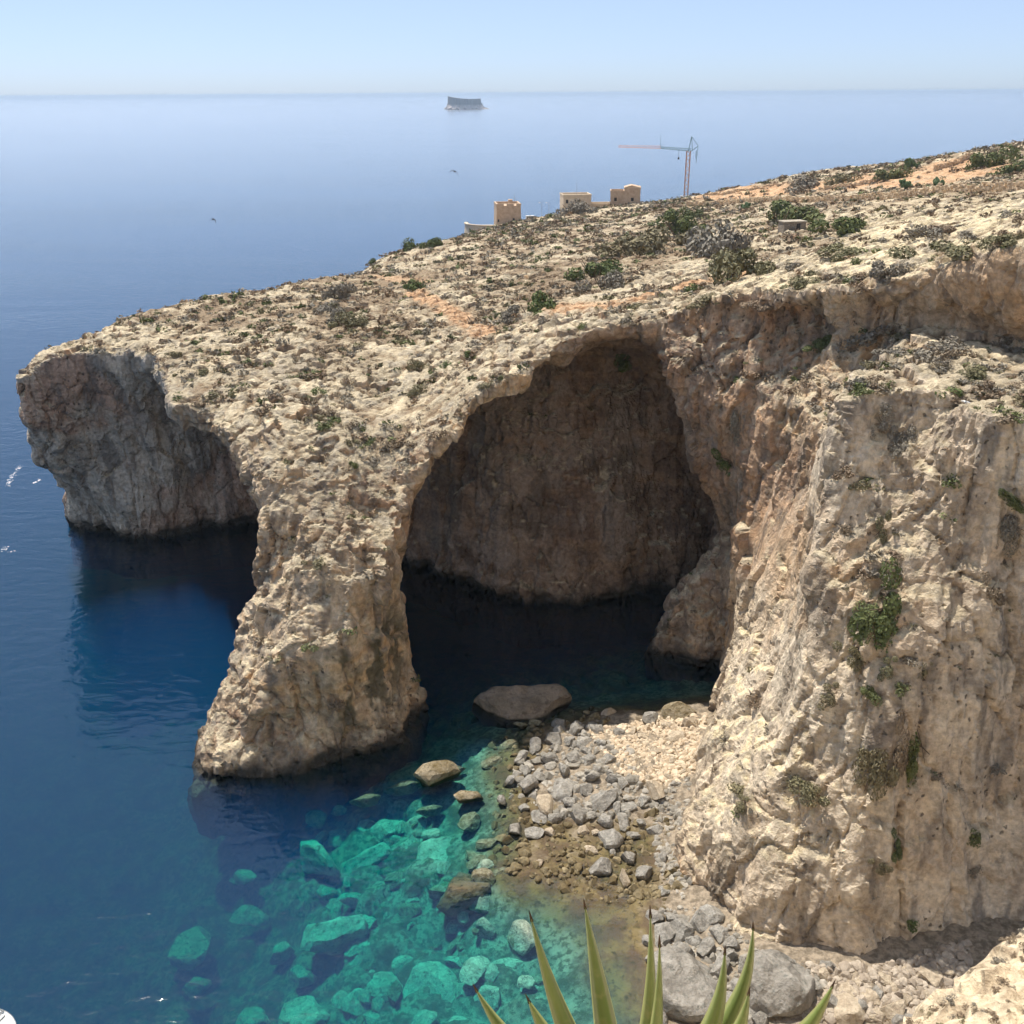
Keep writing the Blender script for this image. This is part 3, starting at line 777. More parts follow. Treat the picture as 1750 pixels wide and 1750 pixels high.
CR = rock_mesh('cave_rock', 77, ICO3, MC, planes=12, cut=(.72, .97), rough=.09, squash=(1, .5, .55))
uniq(put_rock(892, 1188, 172, 'g', 0.72, 0.5, 0.0, 0.06, z=0.3, name='sea_rock', me=CR, top=3.0), 'long rounded brown rock alone in the dark water of the cave mouth', 'rock')
uniq(put_rock(742, 1308, 82, 'w', 0.85, 0.62, 0.1, 0.5, z=0.0, top=2.0), 'mossy yellow-brown boulder standing in the water right of the arch leg', 'boulder')
uniq(put_rock(798, 1354, 54, 'w', 0.7, 0.5, 0.1, 0.2, z=-0.2, top=.7), 'low brown wet boulder between the mossy boulder and the shore stones', 'boulder')
SL = rock_mesh('slab', 47, ICO3, MS, planes=9, cut=(.5, .8), rough=.14, squash=(1, .75, .6))
uniq(put_rock(800, 1512, 128, 'd', 0.85, 0.62, 0.03, 0.4, z=-1.15, name='slab_rock', me=SL, top=-0.02), 'flat dark weed-topped slab just breaking the turquoise water', 'rock')
B1 = rock_mesh('boulder', 53, ICO3, MG, planes=13, cut=(.45, .75), rough=.11)
uniq(put_rock(1172, 1690, 126, 'g', 0.8, 0.62, 0.08, 2.6, me=B1), 'big grey boulder with a dark sheer front at the foot of the shore', 'boulder')
B2 = rock_mesh('boulder', 58, ICO3, MG, planes=12, cut=(.5, .8), rough=.12)
uniq(put_rock(1325, 1700, 132, 'g', 0.85, 0.75, 0.06, 1.0, me=B2), 'largest pitted grey boulder at the bottom edge beneath the right cliff', 'boulder')
uniq(put_rock(1028, 1374, 60, 'g', 0.75, 0.6, 0.3, 0.8), 'large dark grey block in the middle of the boulder heap', 'boulder')
uniq(put_rock(1162, 1222, 66, 'w', 0.6, 0.45, 0.1, 0.1), 'dark brown rounded rock behind the pebbles in the shade of the cave', 'boulder')
ORD = 'first second third fourth fifth sixth seventh eighth ninth tenth eleventh twelfth thirteenth fourteenth fifteenth sixteenth seventeenth eighteenth nineteenth twentieth twenty-first twenty-second twenty-third twenty-fourth twenty-fifth twenty-sixth twenty-seventh twenty-eighth twenty-ninth thirtieth thirty-first thirty-second'.split()
def ranked(lst): return [(q, ORD[i]) for i, q in enumerate(sorted(lst))]
GS = [(962, 1354, 50), (982, 1298, 38), (944, 1266, 34), (1066, 1340, 32), (1074, 1382, 32), (1098, 1408, 30), (1042, 1436, 46), (1048, 1462, 20), (1026, 1486, 46), (1100, 1496, 42),
      (912, 1428, 38), (856, 1370, 28), (990, 1398, 34), (1066, 1408, 36), (1110, 1230, 46), (1132, 1524, 26), (1000, 1270, 36), (1020, 1250, 30), (965, 1320, 38), (1010, 1330, 34), (905, 1345, 44),
      (925, 1330, 32), (1040, 1300, 26), (975, 1375, 30), (1050, 1360, 28), (1000, 1355, 30), (870, 1340, 34), (940, 1300, 34), (1030, 1275, 28), (1060, 1255, 30), (1100, 1370, 26)]
GS2 = [(890, 1300, 30), (915, 1280, 30), (955, 1245, 26), (985, 1250, 28), (1005, 1300, 26), (955, 1345, 26), (1025, 1320, 24), (1045, 1335, 26), (920, 1400, 30), (895, 1385, 26), (950, 1400, 28), (1010, 1395, 26), (1035, 1405, 30), (1055, 1385, 24), (880, 1420, 24), (1085, 1430, 26), (1120, 1420, 26), (1075, 1470, 26), (1130, 1470, 24), (975, 1270, 22), (900, 1320, 24), (1000, 1285, 22)]
for q in GS2:
    uniq(put_rock(q[0], q[1], q[2] * 1.15, 'g', rr.uniform(.6, .95), rr.uniform(.55, .8), 0.4), 'smaller grey block wedged among the big boulders of the shore heap', 'boulder', 'smaller blocks in the shore heap')
for q, od in ranked(GS):
    uniq(put_rock(*q, 'g', rr.uniform(.6, .95), rr.uniform(.5, .75), 0.35), od + ' grey angular boulder from the left in the heap below the pebble beach', 'boulder', 'grey boulders heaped on the shore')
PS = [(940, 1424, 24), (934, 1376, 60), (1120, 1356, 52), (1008, 1456, 30), (1068, 1508, 42), (998, 1424, 24), (1016, 1424, 20), (1040, 1222, 32), (1082, 1252, 30), (1160, 1262, 44), (1140, 1242, 24), (922, 1476, 22),
      (1180, 1240, 30), (1100, 1262, 26), (1150, 1300, 20), (1120, 1285, 20), (1085, 1300, 20), (1140, 1330, 22), (1110, 1330, 20), (1168, 1320, 20)]
for q, od in ranked(PS):
    uniq(put_rock(*q, 'p', rr.uniform(.6, .95), rr.uniform(.5, .7), 0.3), od + ' pale cream boulder from the left on and around the pebble beach', 'boulder', 'pale boulders on the pebble beach')
BSl = [(1136, 1602, 40), (1162, 1592, 36), (1196, 1584, 36), (1186, 1610, 24), (1206, 1624, 36), (1226, 1598, 32), (1214, 1568, 36), (1158, 1640, 46), (1150, 1572, 28), (1240, 1640, 30), (1230, 1660, 34), (1270, 1655, 26),
       (1294, 1642, 24), (1180, 1650, 26), (1250, 1615, 24), (1120, 1570, 22), (1262, 1690, 36), (1240, 1725, 40)]
for q, od in ranked(BSl):
    uniq(put_rock(q[0], q[1], q[2] * 1.3, 'g', rr.uniform(.65, .95), rr.uniform(.6, .85), 0.3), od + ' grey blocky boulder from the left in the pile above the agave', 'boulder', 'blocks piled at the foot of the right cliff')
BR = [(1409, 1670, 34), (1445, 1694, 42), (1490, 1708, 42), (1448, 1735, 70), (1527, 1732, 42), (1596, 1673, 54), (1572, 1666, 26), (1530, 1690, 30), (1550, 1712, 26), (1470, 1680, 26), (1510, 1675, 24), (1415, 1705, 30), (1395, 1735, 34),
      (1545, 1660, 22), (1620, 1660, 26), (1500, 1740, 30), (1565, 1690, 24), (1585, 1705, 22)]
for q, od in ranked(BR):
    uniq(put_rock(*q, 'p', rr.uniform(.65, .95), rr.uniform(.5, .75), 0.3), od + ' pale boulder from the left in the hollow under the right cliff', 'boulder', 'pale boulders under the overhang')
for q, od in ranked([(1390, 1690, 34), (1425, 1720, 38), (1470, 1725, 34), (1380, 1665, 26), (1350, 1655, 24), (1500, 1700, 30), (1540, 1745, 34), (1290, 1665, 26), (1275, 1735, 40), (1300, 1745, 34), (1120, 1640, 34), (1105, 1610, 26), (1130, 1742, 44), (1415, 1655, 24)]):
    uniq(put_rock(*q, 'g', rr.uniform(.65, .95), rr.uniform(.6, .85), 0.35), od + ' grey rough boulder from the left along the bottom edge under the cliff foot', 'boulder', 'grey boulders along the bottom edge')
UW = [(537, 1447, 112, .5, -.75, -4.2), (620, 1461, 104, .7, .1, -4.5), (661, 1413, 48, .9, 1, -4), (626, 1413, 42, .8, 0, -5), (719, 1413, 62, .9, .6, -3), (757, 1461, 112, .75, .3, -3), (565, 1585, 118, .7, .1, -4.5),
      (640, 1605, 74, .9, .8, -6), (640, 1526, 62, .7, 0, -6.5), (698, 1585, 34, .6, .9, -5.5), (811, 1653, 62, .9, 1.2, -2.6), (873, 1663, 78, .9, .5, -3), (743, 1688, 104, .8, -.5, -4.5), (657, 1684, 114, .7, -.4, -6),
      (517, 1663, 44, 1, 0, -8.5), (513, 1731, 92, .8, .2, -5), (719, 1738, 62, .8, 0, -4.5), (835, 1698, 44, .9, 0, -3), (414, 1492, 44, .8, 0, -10), (424, 1560, 62, .8, 0, -11), (320, 1612, 84, .8, 0, -12), (540, 1393, 34, .7, 0, -6),
      (578, 1382, 28, .7, 0, -6), (330, 1680, 60, .8, 0, -12), (430, 1735, 60, .8, 0, -9), (600, 1640, 50, .8, 0, -7), (900, 1720, 60, .8, .4, -3), (560, 1520, 50, .8, 0, -8), (700, 1540, 60, .8, .4, -5), (780, 1580, 44, .8, 0, -4), (690, 1640, 50, .8, 0, -5.5), (480, 1620, 46, .8, 0, -9.5)]
for px, py, w, a, rz, z in UW:
    o = put_rock(px, py, w * 1.12, 'u', a, 0.6, 0.2, rz, z=z, top=z + .4)
    uniq(o, 'pale boulder lying under the turquoise water', 'boulder', 'sunken boulders in the turquoise shallows')
ur = np.random.default_rng(88)
nu = 0
while nu < 70:
    px, py = ur.uniform(430, 940), ur.uniform(1400, 1750)
    z = bedz(*atz(px, py, -3))
    if not -9 < z < -1.2 or px < 430 + (1560 - py) * .6: continue
    w = ur.uniform(22, 60); nu += 1
    uniq(put_rock(px, py, w, 'u' if ur.random() < .7 else 'd', ur.uniform(.6, 1), .6, .3, z=z, top=z + ur.uniform(.3, 1.6)), 'pale boulder lying under the turquoise water', 'boulder', 'sunken boulders in the turquoise shallows')
for px, py, w, a, rz, z in [(626, 1362, 58, .8, .3, -1.6), (688, 1340, 68, .6, .2, -1.4), (735, 1380, 50, .8, .5, -1.8), (800, 1400, 46, .8, .5, -1.2), (830, 1440, 40, .8, 0, -1), (815, 1470, 40, .8, 0, -1.2), (850, 1490, 36, .7, 0, -.8), (780, 1310, 36, .7, 0, -1), (840, 1300, 40, .8, 0, -.7), (870, 1270, 36, .8, 0, -.6), (890, 1236, 28, .8, 0, -.2), (914, 1233, 24, .8, 0, -.2)]:
    uniq(put_rock(px, py, w, 'd', a, 0.5, 0.15, rz, z=z, top=z + .6), 'dark weedy boulder just under the water beside the shore stones', 'boulder', 'weedy boulders at the water line')
# small stones too many to count: one mass per beach
def stone_mass(name, regions, mat, label, cat, seed, base=ICO1):
    r = np.random.default_rng(seed); VV = []; FF = []; n0 = 0
    shapes = [rock_shape(seed + i, base, planes=9, rough=.05) for i in range(8)]
    for poly, cnt, smin, smax in regions:
        xs = [q[0] for q in poly]; ys = [q[1] for q in poly]
        P = np.stack([r.uniform(min(xs), max(xs), cnt * 3), r.uniform(min(ys), max(ys), cnt * 3)], 1)
        P = P[poly_sdf(P[:, 0], P[:, 1], poly) < 0][:cnt]
        for px, py in P:
            zz = 0.0
            for _ in range(4):
                x, y = atz(px, py, zz); zz = float(HBG(x, y))
            if zz < -1.2: continue
            V, F = shapes[r.integers(8)]
            s = smin * (smax / smin) ** (r.random() ** 1.7)
            a = r.uniform(0, 6.28); c, q = math.cos(a), math.sin(a)
            Vt = V * s * r.uniform(.8, 1.2, 3)
            VV.append(np.stack([Vt[:, 0] * c - Vt[:, 1] * q + x, Vt[:, 0] * q + Vt[:, 1] * c + y, Vt[:, 2] + zz + s * 0.2], 1)); FF.append(F + n0); n0 += len(V)
    o = link_mesh(name, np.vstack(VV), np.vstack(FF), mat, False)
    tag(o, label, cat, kind='stuff')
    return o
from functools import lru_cache
_HG = HB(BX, BY)
def HBG(x, y):
    i = min(max(np.searchsorted(bx, x) - 1, 0), len(bx) - 2); j = min(max(np.searchsorted(by, y) - 1, 0), len(by) - 2)
    return _HG[i, j]
def pebble_mat(name, a, b, c):
    m = NT(name); g = m.n('NewGeometry')
    v = m.n('TexNoise', ins={'Vector': g.outputs['Position'], 'Scale': 3.0, 'Detail': 3}).outputs['Fac']
    ri = g.outputs['Random Per Island']
    m.surf(m.mix(m.ramp(v, .35, .65, 0, .5), m.mix(ri, a, b), c), 0.9)
    return m.m
MPB = pebble_mat('pebbles_pale', (0.50, 0.39, 0.27), (0.70, 0.59, 0.44), (0.38, 0.29, 0.20))
MHB = pebble_mat('stones_hollow', (0.30, 0.245, 0.19), (0.50, 0.43, 0.345), (0.24, 0.195, 0.15))
MGB = pebble_mat('stones_grey', (0.22, 0.20, 0.17), (0.45, 0.41, 0.35), (0.16, 0.14, 0.10))
MWB = pebble_mat('stones_weed', (0.13, 0.095, 0.045), (0.30, 0.24, 0.14), (0.07, 0.055, 0.03))
beach = [(1000, 1250), (1100, 1232), (1205, 1222), (1205, 1290), (1170, 1345), (1120, 1345), (1060, 1325)]
edge = [(1120, 1345), (1180, 1330), (1185, 1480), (1170, 1540), (1120, 1480)]
heap = [(880, 1310), (940, 1250), (1020, 1232), (1100, 1300), (1120, 1380), (1080, 1400), (960, 1400), (870, 1370)]
pool = [(880, 1390), (1000, 1390), (1110, 1380), (1165, 1420), (1170, 1510), (1130, 1560), (1000, 1540), (900, 1500)]
foot = [(1130, 1550), (1220, 1555), (1300, 1625), (1400, 1650), (1420, 1745), (1250, 1745), (1120, 1690)]
holl = [(1380, 1650), (1500, 1650), (1660, 1610), (1650, 1680), (1560, 1745), (1380, 1745)]
stone_mass('pebbles', [(beach, 2300, .16, .6)], MPB, 'pale cream pebbles covering the small beach at the cliff foot', 'pebbles', 61)
stone_mass('shore_stones', [(heap, 420, .25, 1.0), (edge, 800, .15, .6), (foot, 800, .16, .7)], MGB, 'grey stones packed between the shore boulders', 'stones', 62)
stone_mass('hollow_stones', [(holl, 1300, .16, .7)], MHB, 'pale stones filling the hollow under the right cliff', 'stones', 63)
stone_mass('pool_stones', [(pool, 520, .18, .7), ([(760, 1260), (900, 1250), (900, 1500), (800, 1480)], 240, .25, .9), ([(840, 1200), (1040, 1195), (1040, 1240), (860, 1270)], 160, .25, .8)], MWB, 'weedy olive stones in the shallow pools', 'stones', 64)
# ------------------------------------------------------------------ shrubs
def shrub_shape(seed, leaves, size, flat=0.75, twigs=0):
    """leaf-sized faces spread through uneven clumps"""
    r = np.random.default_rng(seed)
    k = 7
    cc = r.normal(size=(k, 3)) * np.array([.45, .45, .22]) + np.array([0, 0, .38]); cr = r.uniform(.28, .5, k)
    ci = r.integers(0, k, leaves)
    d = r.normal(size=(leaves, 3)); d /= np.linalg.norm(d, axis=1, keepdims=True)
    P = cc[ci] + d * (cr[ci] * r.uniform(.55, 1.08, leaves) ** .6)[:, None]
    P[:, 2] = np.abs(P[:, 2]) * flat
    n = d + r.normal(size=(leaves, 3)) * .55; n /= np.linalg.norm(n, axis=1, keepdims=True)
    t = np.cross(n, r.normal(size=(leaves, 3))); t /= np.linalg.norm(t, axis=1, keepdims=True); b = np.cross(n, t)
    s = size * r.uniform(.6, 1.3, leaves)[:, None]
    V = np.stack([P - t * s, P - b * s * .55, P + t * s, P + b * s * .55], 1).reshape(-1, 3)
    F = np.arange(leaves * 4).reshape(-1, 4)
    return V, F
def leaf_mat(name, a, b, dry):
    m = NT(name); g = m.n('NewGeometry'); oi = m.n('ObjectInfo')
    c = m.mix(g.outputs['Random Per Island'], a, b)
    c = m.mix(m.math('MULTIPLY', oi.outputs['Random'], 0.8), c, dry)
    m.surf(c, 0.8, None, 0.2)
    return m.m
ML = {'brown': leaf_mat('leaf_brown', (0.17, 0.12, 0.08), (0.33, 0.245, 0.165), (0.26, 0.21, 0.145)),
      'olive': leaf_mat('leaf_olive', (0.12, 0.115, 0.06), (0.25, 0.23, 0.125), (0.23, 0.19, 0.115)),
      'green': leaf_mat('leaf_green', (0.06, 0.095, 0.03), (0.17, 0.20, 0.07), (0.15, 0.155, 0.07)),
      'grey': leaf_mat('leaf_grey', (0.17, 0.15, 0.12), (0.31, 0.28, 0.225), (0.25, 0.215, 0.165))}
MTW = simple('twig_bark', (0.09, 0.065, 0.045), (0.16, 0.12, 0.085), 3)
SH = {}
for c in ML:
    for big in (0, 1):
        lst = []
        for i in range(4 if big else 5):
            V, F = shrub_shape(hash_ := 1000 + 37 * i + 500 * big + len(SH) * 91, 1700 if big else 320, 0.07 if big else 0.125)
            o = link_mesh('foliage', V, F, ML[c], False); lst.append(o.data); bpy.data.objects.remove(o)
        SH[c, big] = lst
TWM = []
for i in range(3):
    mb = MB(); r_ = random.Random(i)
    for k in range(9):
        a = r_.uniform(0, 6.28); q = r_.uniform(.3, .75)
        mb.bar((r_.uniform(-.1, .1), r_.uniform(-.1, .1), -.15), (q * math.cos(a), q * math.sin(a), r_.uniform(.25, .7)), .03, 3, .012)
    o = mb.build('stem', MTW); TWM.append(o.data); bpy.data.objects.remove(o)
def put_shrub(loc, nrm, rad, c, big=0, hs=1.0, name='shrub', lean=0.25, ex=(1, 1)):
    o = bpy.data.objects.new(name, None); COL.objects.link(o); o.empty_display_size = .2
    n = Vector((0, 0, 1)).lerp(Vector(nrm), lean).normalized()
    o.location = Vector(loc) - n * rad * .12
    o.rotation_mode = 'QUATERNION'
    o.rotation_quaternion = n.to_track_quat('Z', 'Y') @ Euler((0, 0, rr.uniform(0, 6.28))).to_quaternion()
    o.scale = (rad * ex[0], rad * ex[1], rad * hs)
    f = bpy.data.objects.new('foliage', SH[c, big][rr.integers(len(SH[c, big]))]); COL.objects.link(f); f.parent = o
    t = bpy.data.objects.new('stem', TWM[rr.integers(3)]); COL.objects.link(t); t.parent = o
    return o
# the bushes that can be told apart: place in the photograph, width in its pixels, kind, label
BUSH = [(907, 530, 58, 'green', 'round bright green bush beside the red soil patch above the arch', .8), (1018, 462, 66, 'green', 'yellow-green bush in front of a grey one on the middle slope', .8), (1035, 482, 50, 'grey', 'grey leafless bush just below the yellow-green one', .8),
        (1232, 410, 96, 'grey', 'widest grey-green bush on the slope left of the pale rock', .8), (1272, 450, 88, 'olive', 'olive bush leaning downhill below the widest grey-green bush', .8), (1108, 408, 90, 'olive', 'long low olive thicket right of centre under the crane', .6),
        (1162, 388, 60, 'green', 'dark green bush between the olive thicket and the grey-green bush', .8), (1178, 362, 34, 'green', 'small dark bush uphill toward the crane foot', .8), (1338, 366, 82, 'green', 'green bush beside the small stone hut', .6), (1455, 374, 74, 'green', 'spreading green bush at the left edge of the pale bare rock', .6),
        (1690, 270, 56, 'green', 'large dark bush on the skyline near the right edge', .8), (1738, 280, 54, 'green', 'light green bush at the right edge below the skyline', .6), (1385, 306, 56, 'grey', 'grey bush on the terrace above the rubble wall', .7), (1425, 302, 40, 'olive', 'olive bush next to the grey one on the terrace', .7),
        (1524, 288, 44, 'green', 'dark low bush on the skyline left of the terrace wall', .6), (1212, 508, 50, 'olive', 'low olive bush hanging at the top of the arch brow', .4), (1425, 428, 66, 'olive', 'flat olive bush on the slope under the pale rock', .4), (1372, 482, 46, 'olive', 'olive cushion close above the cliff brow', .5),
        (1522, 462, 54, 'grey', 'grey-black bush on the pale rock close to the brow', .7), (1655, 412, 92, 'olive', 'broad olive mat on the pale rock above the right alcove', .4), (1590, 388, 56, 'grey', 'grey cushion in the middle of the pale bare rock', .5), (710, 482, 32, 'green', 'small dark green bush at the upper end of the red path', .7),
        (692, 418, 30, 'green', 'leaning green bush on the left skyline, larger of the pair', .9), (738, 411, 30, 'green', 'green bush on the skyline left of the watchtower', .9), (633, 437, 14, 'green', 'tiny lone bush farthest left on the skyline', .9), (800, 601, 20, 'green', 'small green tuft just above the arch rim', .7),
        (716, 628, 26, 'olive', 'dark bush on the rocky slope under the red path', .9), (712, 668, 30, 'olive', 'olive bush on the slope halfway down to the arch rim', .8), (608, 793, 18, 'green', 'bright green tuft on the flank of the arch leg', .8), (575, 500, 46, 'grey', 'grey bush at the head of the gully on the left slope', .7),
        (560, 528, 50, 'grey', 'lower grey bush of the gully on the left slope', .7), (600, 545, 46, 'olive', 'olive bush at the bottom of the gully', .6), (1615, 385, 40, 'brown', 'brown cushion on the upper pale rock', .5), (985, 352, 46, 'grey', 'grey-green bush growing against the second house', .7),
        (875, 540, 34, 'grey', 'grey bush behind the round bright green bush', .8), (1720, 405, 50, 'olive', 'olive cushion at the right edge above the alcove', .5), (1300, 520, 40, 'brown', 'brown cushion on the arch brow', .4)]
for px, py, w, c, lab, hs in BUSH:
    L, nn = pick(px, py + w * .18)
    if L is None: continue
    dep = (L - np.array([0, 0, CZ])) @ FW
    rad = w / FPX * dep / 2 * 1.4
    uniq(put_shrub(L, nn, rad, c, 1, hs * 1.4, 'bush'), lab, 'bush')
CLIFF = [(1520, 1040, 74, 'green', 'largest dark green clump hanging in the middle of the right cliff', 1.5), (1483, 1062, 44, 'green', 'dark clump left of the largest clump on the right cliff', 1.6), (1575, 1268, 46, 'green', 'tall dark green hanging plant low on the right cliff', 2.2), (1530, 1285, 40, 'brown', 'brown-green hanging plant beside the tall dark green one', 2.2),
         (1492, 1310, 50, 'olive', 'olive hanging plant lowest of the three streaks on the right cliff', 2.0), (1385, 1352, 52, 'olive', 'olive bush on a knob low on the pale ridge', .8), (1528, 1445, 30, 'green', 'small green plant under the hanging streaks', 1.4), (1560, 1574, 24, 'green', 'single green plant above the hollow of the right cliff', .9),
         (1506, 902, 28, 'olive', 'narrow olive plant in a crack high on the right cliff', 2.0), (1508, 725, 34, 'grey', 'dark bush under the ledge of the right cliff, left one', 1.2), (1540, 758, 36, 'grey', 'dark bush under the ledge of the right cliff, right one', 1.2), (1465, 1122, 36, 'olive', 'round dark plant on the cliff below the largest clump', 1.0),
         (1520, 1135, 28, 'olive', 'small plant on the cliff right of the round dark one', 1.0), (1487, 1182, 30, 'green', 'plant low on the cliff above the hanging streaks', 1.0), (1418, 1180, 30, 'olive', 'plant in a niche on the pale ridge', 1.0), (1470, 590, 70, 'grey', 'grey dry bush on the ledge under the brow', .6), (1530, 605, 50, 'grey', 'smaller dry bush on the ledge right of the grey one', .6),
         (1620, 605, 76, 'grey', 'broad dark bush on the ledge beneath the alcove', .6), (1665, 640, 46, 'olive', 'olive bush at the right end of the ledge', .6), (1665, 1432, 24, 'green', 'upright green plant near the right edge of the cliff', 1.5), (1510, 1480, 26, 'olive', 'olive plant on the cliff near its foot', .9), (1660, 1490, 22, 'grey', 'grey plant at the right edge near the cliff foot', .9),
         (1742, 860, 40, 'green', 'dark green plant cut by the right edge of the picture', 1.4), (1730, 900, 40, 'grey', 'dry dark plant beside the right edge', 1.4), (1580, 1148, 24, 'olive', 'small round plant in the middle of the smooth face', 1.0), (1690, 1015, 44, 'brown', 'dry brown plant on the right shoulder of the cliff', .9), (1275, 1370, 30, 'olive', 'tuft at the left foot of the pale ridge', .8),
         (1060, 615, 34, 'green', 'dark green plant hanging under the arch roof', 1.6), (1248, 790, 36, 'green', 'green plant in the crease beside the cave mouth', 1.6), (1262, 720, 26, 'grey', 'dark plant higher in the crease beside the cave mouth', 2.0), (1400, 585, 40, 'green', 'green bush in the shade under the brow', .6)]
for px, py, w, c, lab, hs in CLIFF:
    L, nn = pick(px, py)
    if L is None: continue
    dep = (L - np.array([0, 0, CZ])) @ FW
    rad = w / FPX * dep / 2 * 1.35
    flat_on = py > 640
    o = put_shrub(L, nn, rad, c, 1 if w > 24 else 0, 0.45 if flat_on else hs, 'cliff_plant', 0.97 if flat_on else .4)
    if flat_on:      # hangs down the face: stretched along the fall of the cliff
        n = Vector(nn).normalized(); dn = (Vector((0, 0, -1)) - n * (-n.z)).normalized(); sx = dn.cross(n)
        o.rotation_quaternion = Matrix((sx, dn, n)).transposed().to_quaternion() if Matrix((sx, dn, n)).determinant() > 0 else Matrix((-sx, dn, n)).transposed().to_quaternion()
        o.scale = (rad, rad * hs, rad * .75); o.location = Vector(L) + n * rad * .12
    uniq(o, lab, 'plant')
# countless low cushions: the 230 that show largest are things, the rest one mass
FA = np.zeros(len(LV)); a_ = LV[LF]
ar = np.linalg.norm(np.cross(a_[:, 2] - a_[:, 0], a_[:, 3] - a_[:, 1]), axis=1) / 2
for k in range(4): FA += np.bincount(LF[:, k], ar / 4, len(LV))
inview = (LPX > -40) & (LPX < 1790) & (LPY > 200) & (LPY < 1700) & LFACE
wild = fbm(LV / 9, 3, 300) * .5 + .5
den = FA * inview * sstep(0.45, 0.75, LN[:, 2]) * (LV[:, 2] > 4) * (0.25 + LOW) * (0.12 + 1.3 * sstep(0.40, 0.60, wild) + .9 * HEATH) * (1 - SOIL) * (1 - 0.75 * PALE) * (150 / LDEP) ** 1.3
den += FA * inview * 0.05 * (LN[:, 2] > .25) * (LV[:, 2] > 6) * (1 - CAVE)
den /= den.sum()
NS = 9500
ids = rng.choice(len(LV), NS, p=den)
rad = 0.36 + 1.2 * rng.random(NS) ** 2.4
rad = rad * (1 + 0.5 * sstep(200, 400, LV[ids, 1]))
steepk = LN[ids, 2] < .5
rad[steepk] *= 0.7
app = rad / LDEP[ids]
order = np.argsort(-app)
ckey = np.array(['brown', 'brown', 'brown', 'olive', 'grey', 'grey', 'green'])
def region(L, vi):
    if L[1] > 205: return 'low shrub on the far slope toward the watchtower', 'shrubs on the far slope'
    if L[0] < -45: return 'low shrub on top of the left headland', 'shrubs on the left headland'
    if L[0] < 0 and L[1] < 160: return 'low shrub on the rocky back of the arch', 'shrubs on the back of the arch'
    if L[0] < 20 and L[1] >= 160: return 'low shrub on the slope behind the arch', 'shrubs behind the arch'
    if L[2] < 50 and L[1] < 128: return 'low shrub clinging to the right cliff', 'shrubs on the right cliff'
    if L[1] < 106 and L[2] < 60: return 'low shrub on the scrubby ledge of the right cliff', 'shrubs on the ledge'
    if pale_top[vi] > .5: return 'low shrub dotted on the bare pale rock above the right cliff', 'shrubs on the bare pale rock'
    if L[1] < 145: return 'low shrub along the brow above the cave', 'shrubs along the brow'
    return 'low shrub on the slope between the brow and the houses', 'shrubs on the middle slope'
for i in order[:230]:
    L = LV[ids[i]]; c = str(ckey[rng.integers(7)])
    lab, grp = region(L, ids[i])
    uniq(put_shrub(L, LN[ids[i]], rad[i], c, 0, rng.uniform(.6, .95)), lab, 'shrub', grp)
VV, FF, CC, n0 = [], [], [], 0
shp = [shrub_shape(4000 + i, 40, 0.29) for i in range(12)]
cols = {'brown': (0.26, 0.19, 0.125), 'olive': (0.19, 0.17, 0.095), 'grey': (0.25, 0.22, 0.17), 'green': (0.125, 0.14, 0.06)}
for i in order[230:]:
    V, F = shp[rng.integers(12)]; a = rng.uniform(0, 6.28); c_, s_ = math.cos(a), math.sin(a)
    Vt = V * rad[i]; L = LV[ids[i]] - LN[ids[i]] * rad[i] * .1
    VV.append(np.stack([Vt[:, 0] * c_ - Vt[:, 1] * s_, Vt[:, 0] * s_ + Vt[:, 1] * c_, Vt[:, 2] * rng.uniform(.6, 1)], 1) + L)
    FF.append(F + n0); n0 += len(V)
    q = np.array(cols[str(ckey[rng.integers(7)])]) * rng.uniform(.75, 1.25)
    CC.append(np.repeat(q[None] * rng.uniform(.7, 1.3, (len(F), 1)), 4, 0))
mg = NT('scrub_leaf'); mg.surf(mg.n('Attribute', attribute_name='tint').outputs['Color'], 0.85, None, 0.15)
sc = link_mesh('scrub', np.vstack(VV), np.vstack(FF), mg.m, False); cattr(sc, np.vstack(CC))
tag(sc, 'small dry cushions of scrub scattered over the headland', 'scrub', kind='stuff')
# ------------------------------------------------------------------ the place one stands on: a slope falling from the viewpoint, agave on its edge
fp = []
for x in (-45, -25, -8, 5):
    fp += [(x, -8, 78.4), (x, 0, 78.3), (x, 1.3, 77.6), (x, 2.6, 75.9), (x, 6, 68), (x, 15, 50), (x, 25, 32), (x, 35, 14), (x, 45, -2)]
fp += [aty(1500, 1810, 31), aty(1562, 1742, 33.5), aty(1655, 1664, 36.5), aty(1752, 1588, 38.5), aty(1900, 1480, 41), aty(1650, 1745, 31.5), aty(1750, 1690, 33), aty(1750, 1760, 30), aty(1900, 1700, 33)]
fp += [(14, 0, 78.3), (14, 6, 70), (16, 15, 58), (17, 24, 46), (24, 10, 68), (30, 2, 78), (34, 24, 55), (16, 37, 22), (18, 44, 2), (23, 43, 14), (28, 47, 8), (36, 50, 10), (20, 52, -3), (34, 56, -2), (50, 40, 48), (60, 25, 66), (60, 48, 40), (58, 58, 20)]
HF = tps(fp, 0.2)
fx = np.arange(-30, 58, 0.4); fy = np.arange(-7, 54, 0.4)
FX, FY = np.meshgrid(fx, fy, indexing='ij')
Q = np.stack([FX.ravel(), FY.ravel(), np.zeros(FX.size)], 1)
fz = np.clip(HF(Q[:, 0], Q[:, 1]), -4, 80)
Q[:, 2] = fz
near = sstep(3.5, 7, np.hypot(Q[:, 0], Q[:, 1] - 1))
fh, fe, _, fk = facets((Q + .4 * fbm(Q / 2, 2, 7)[:, None]) / 1.9, 31, 1.3)
gh, ge, _, gk = facets(Q / 0.8, 32, 1.3)
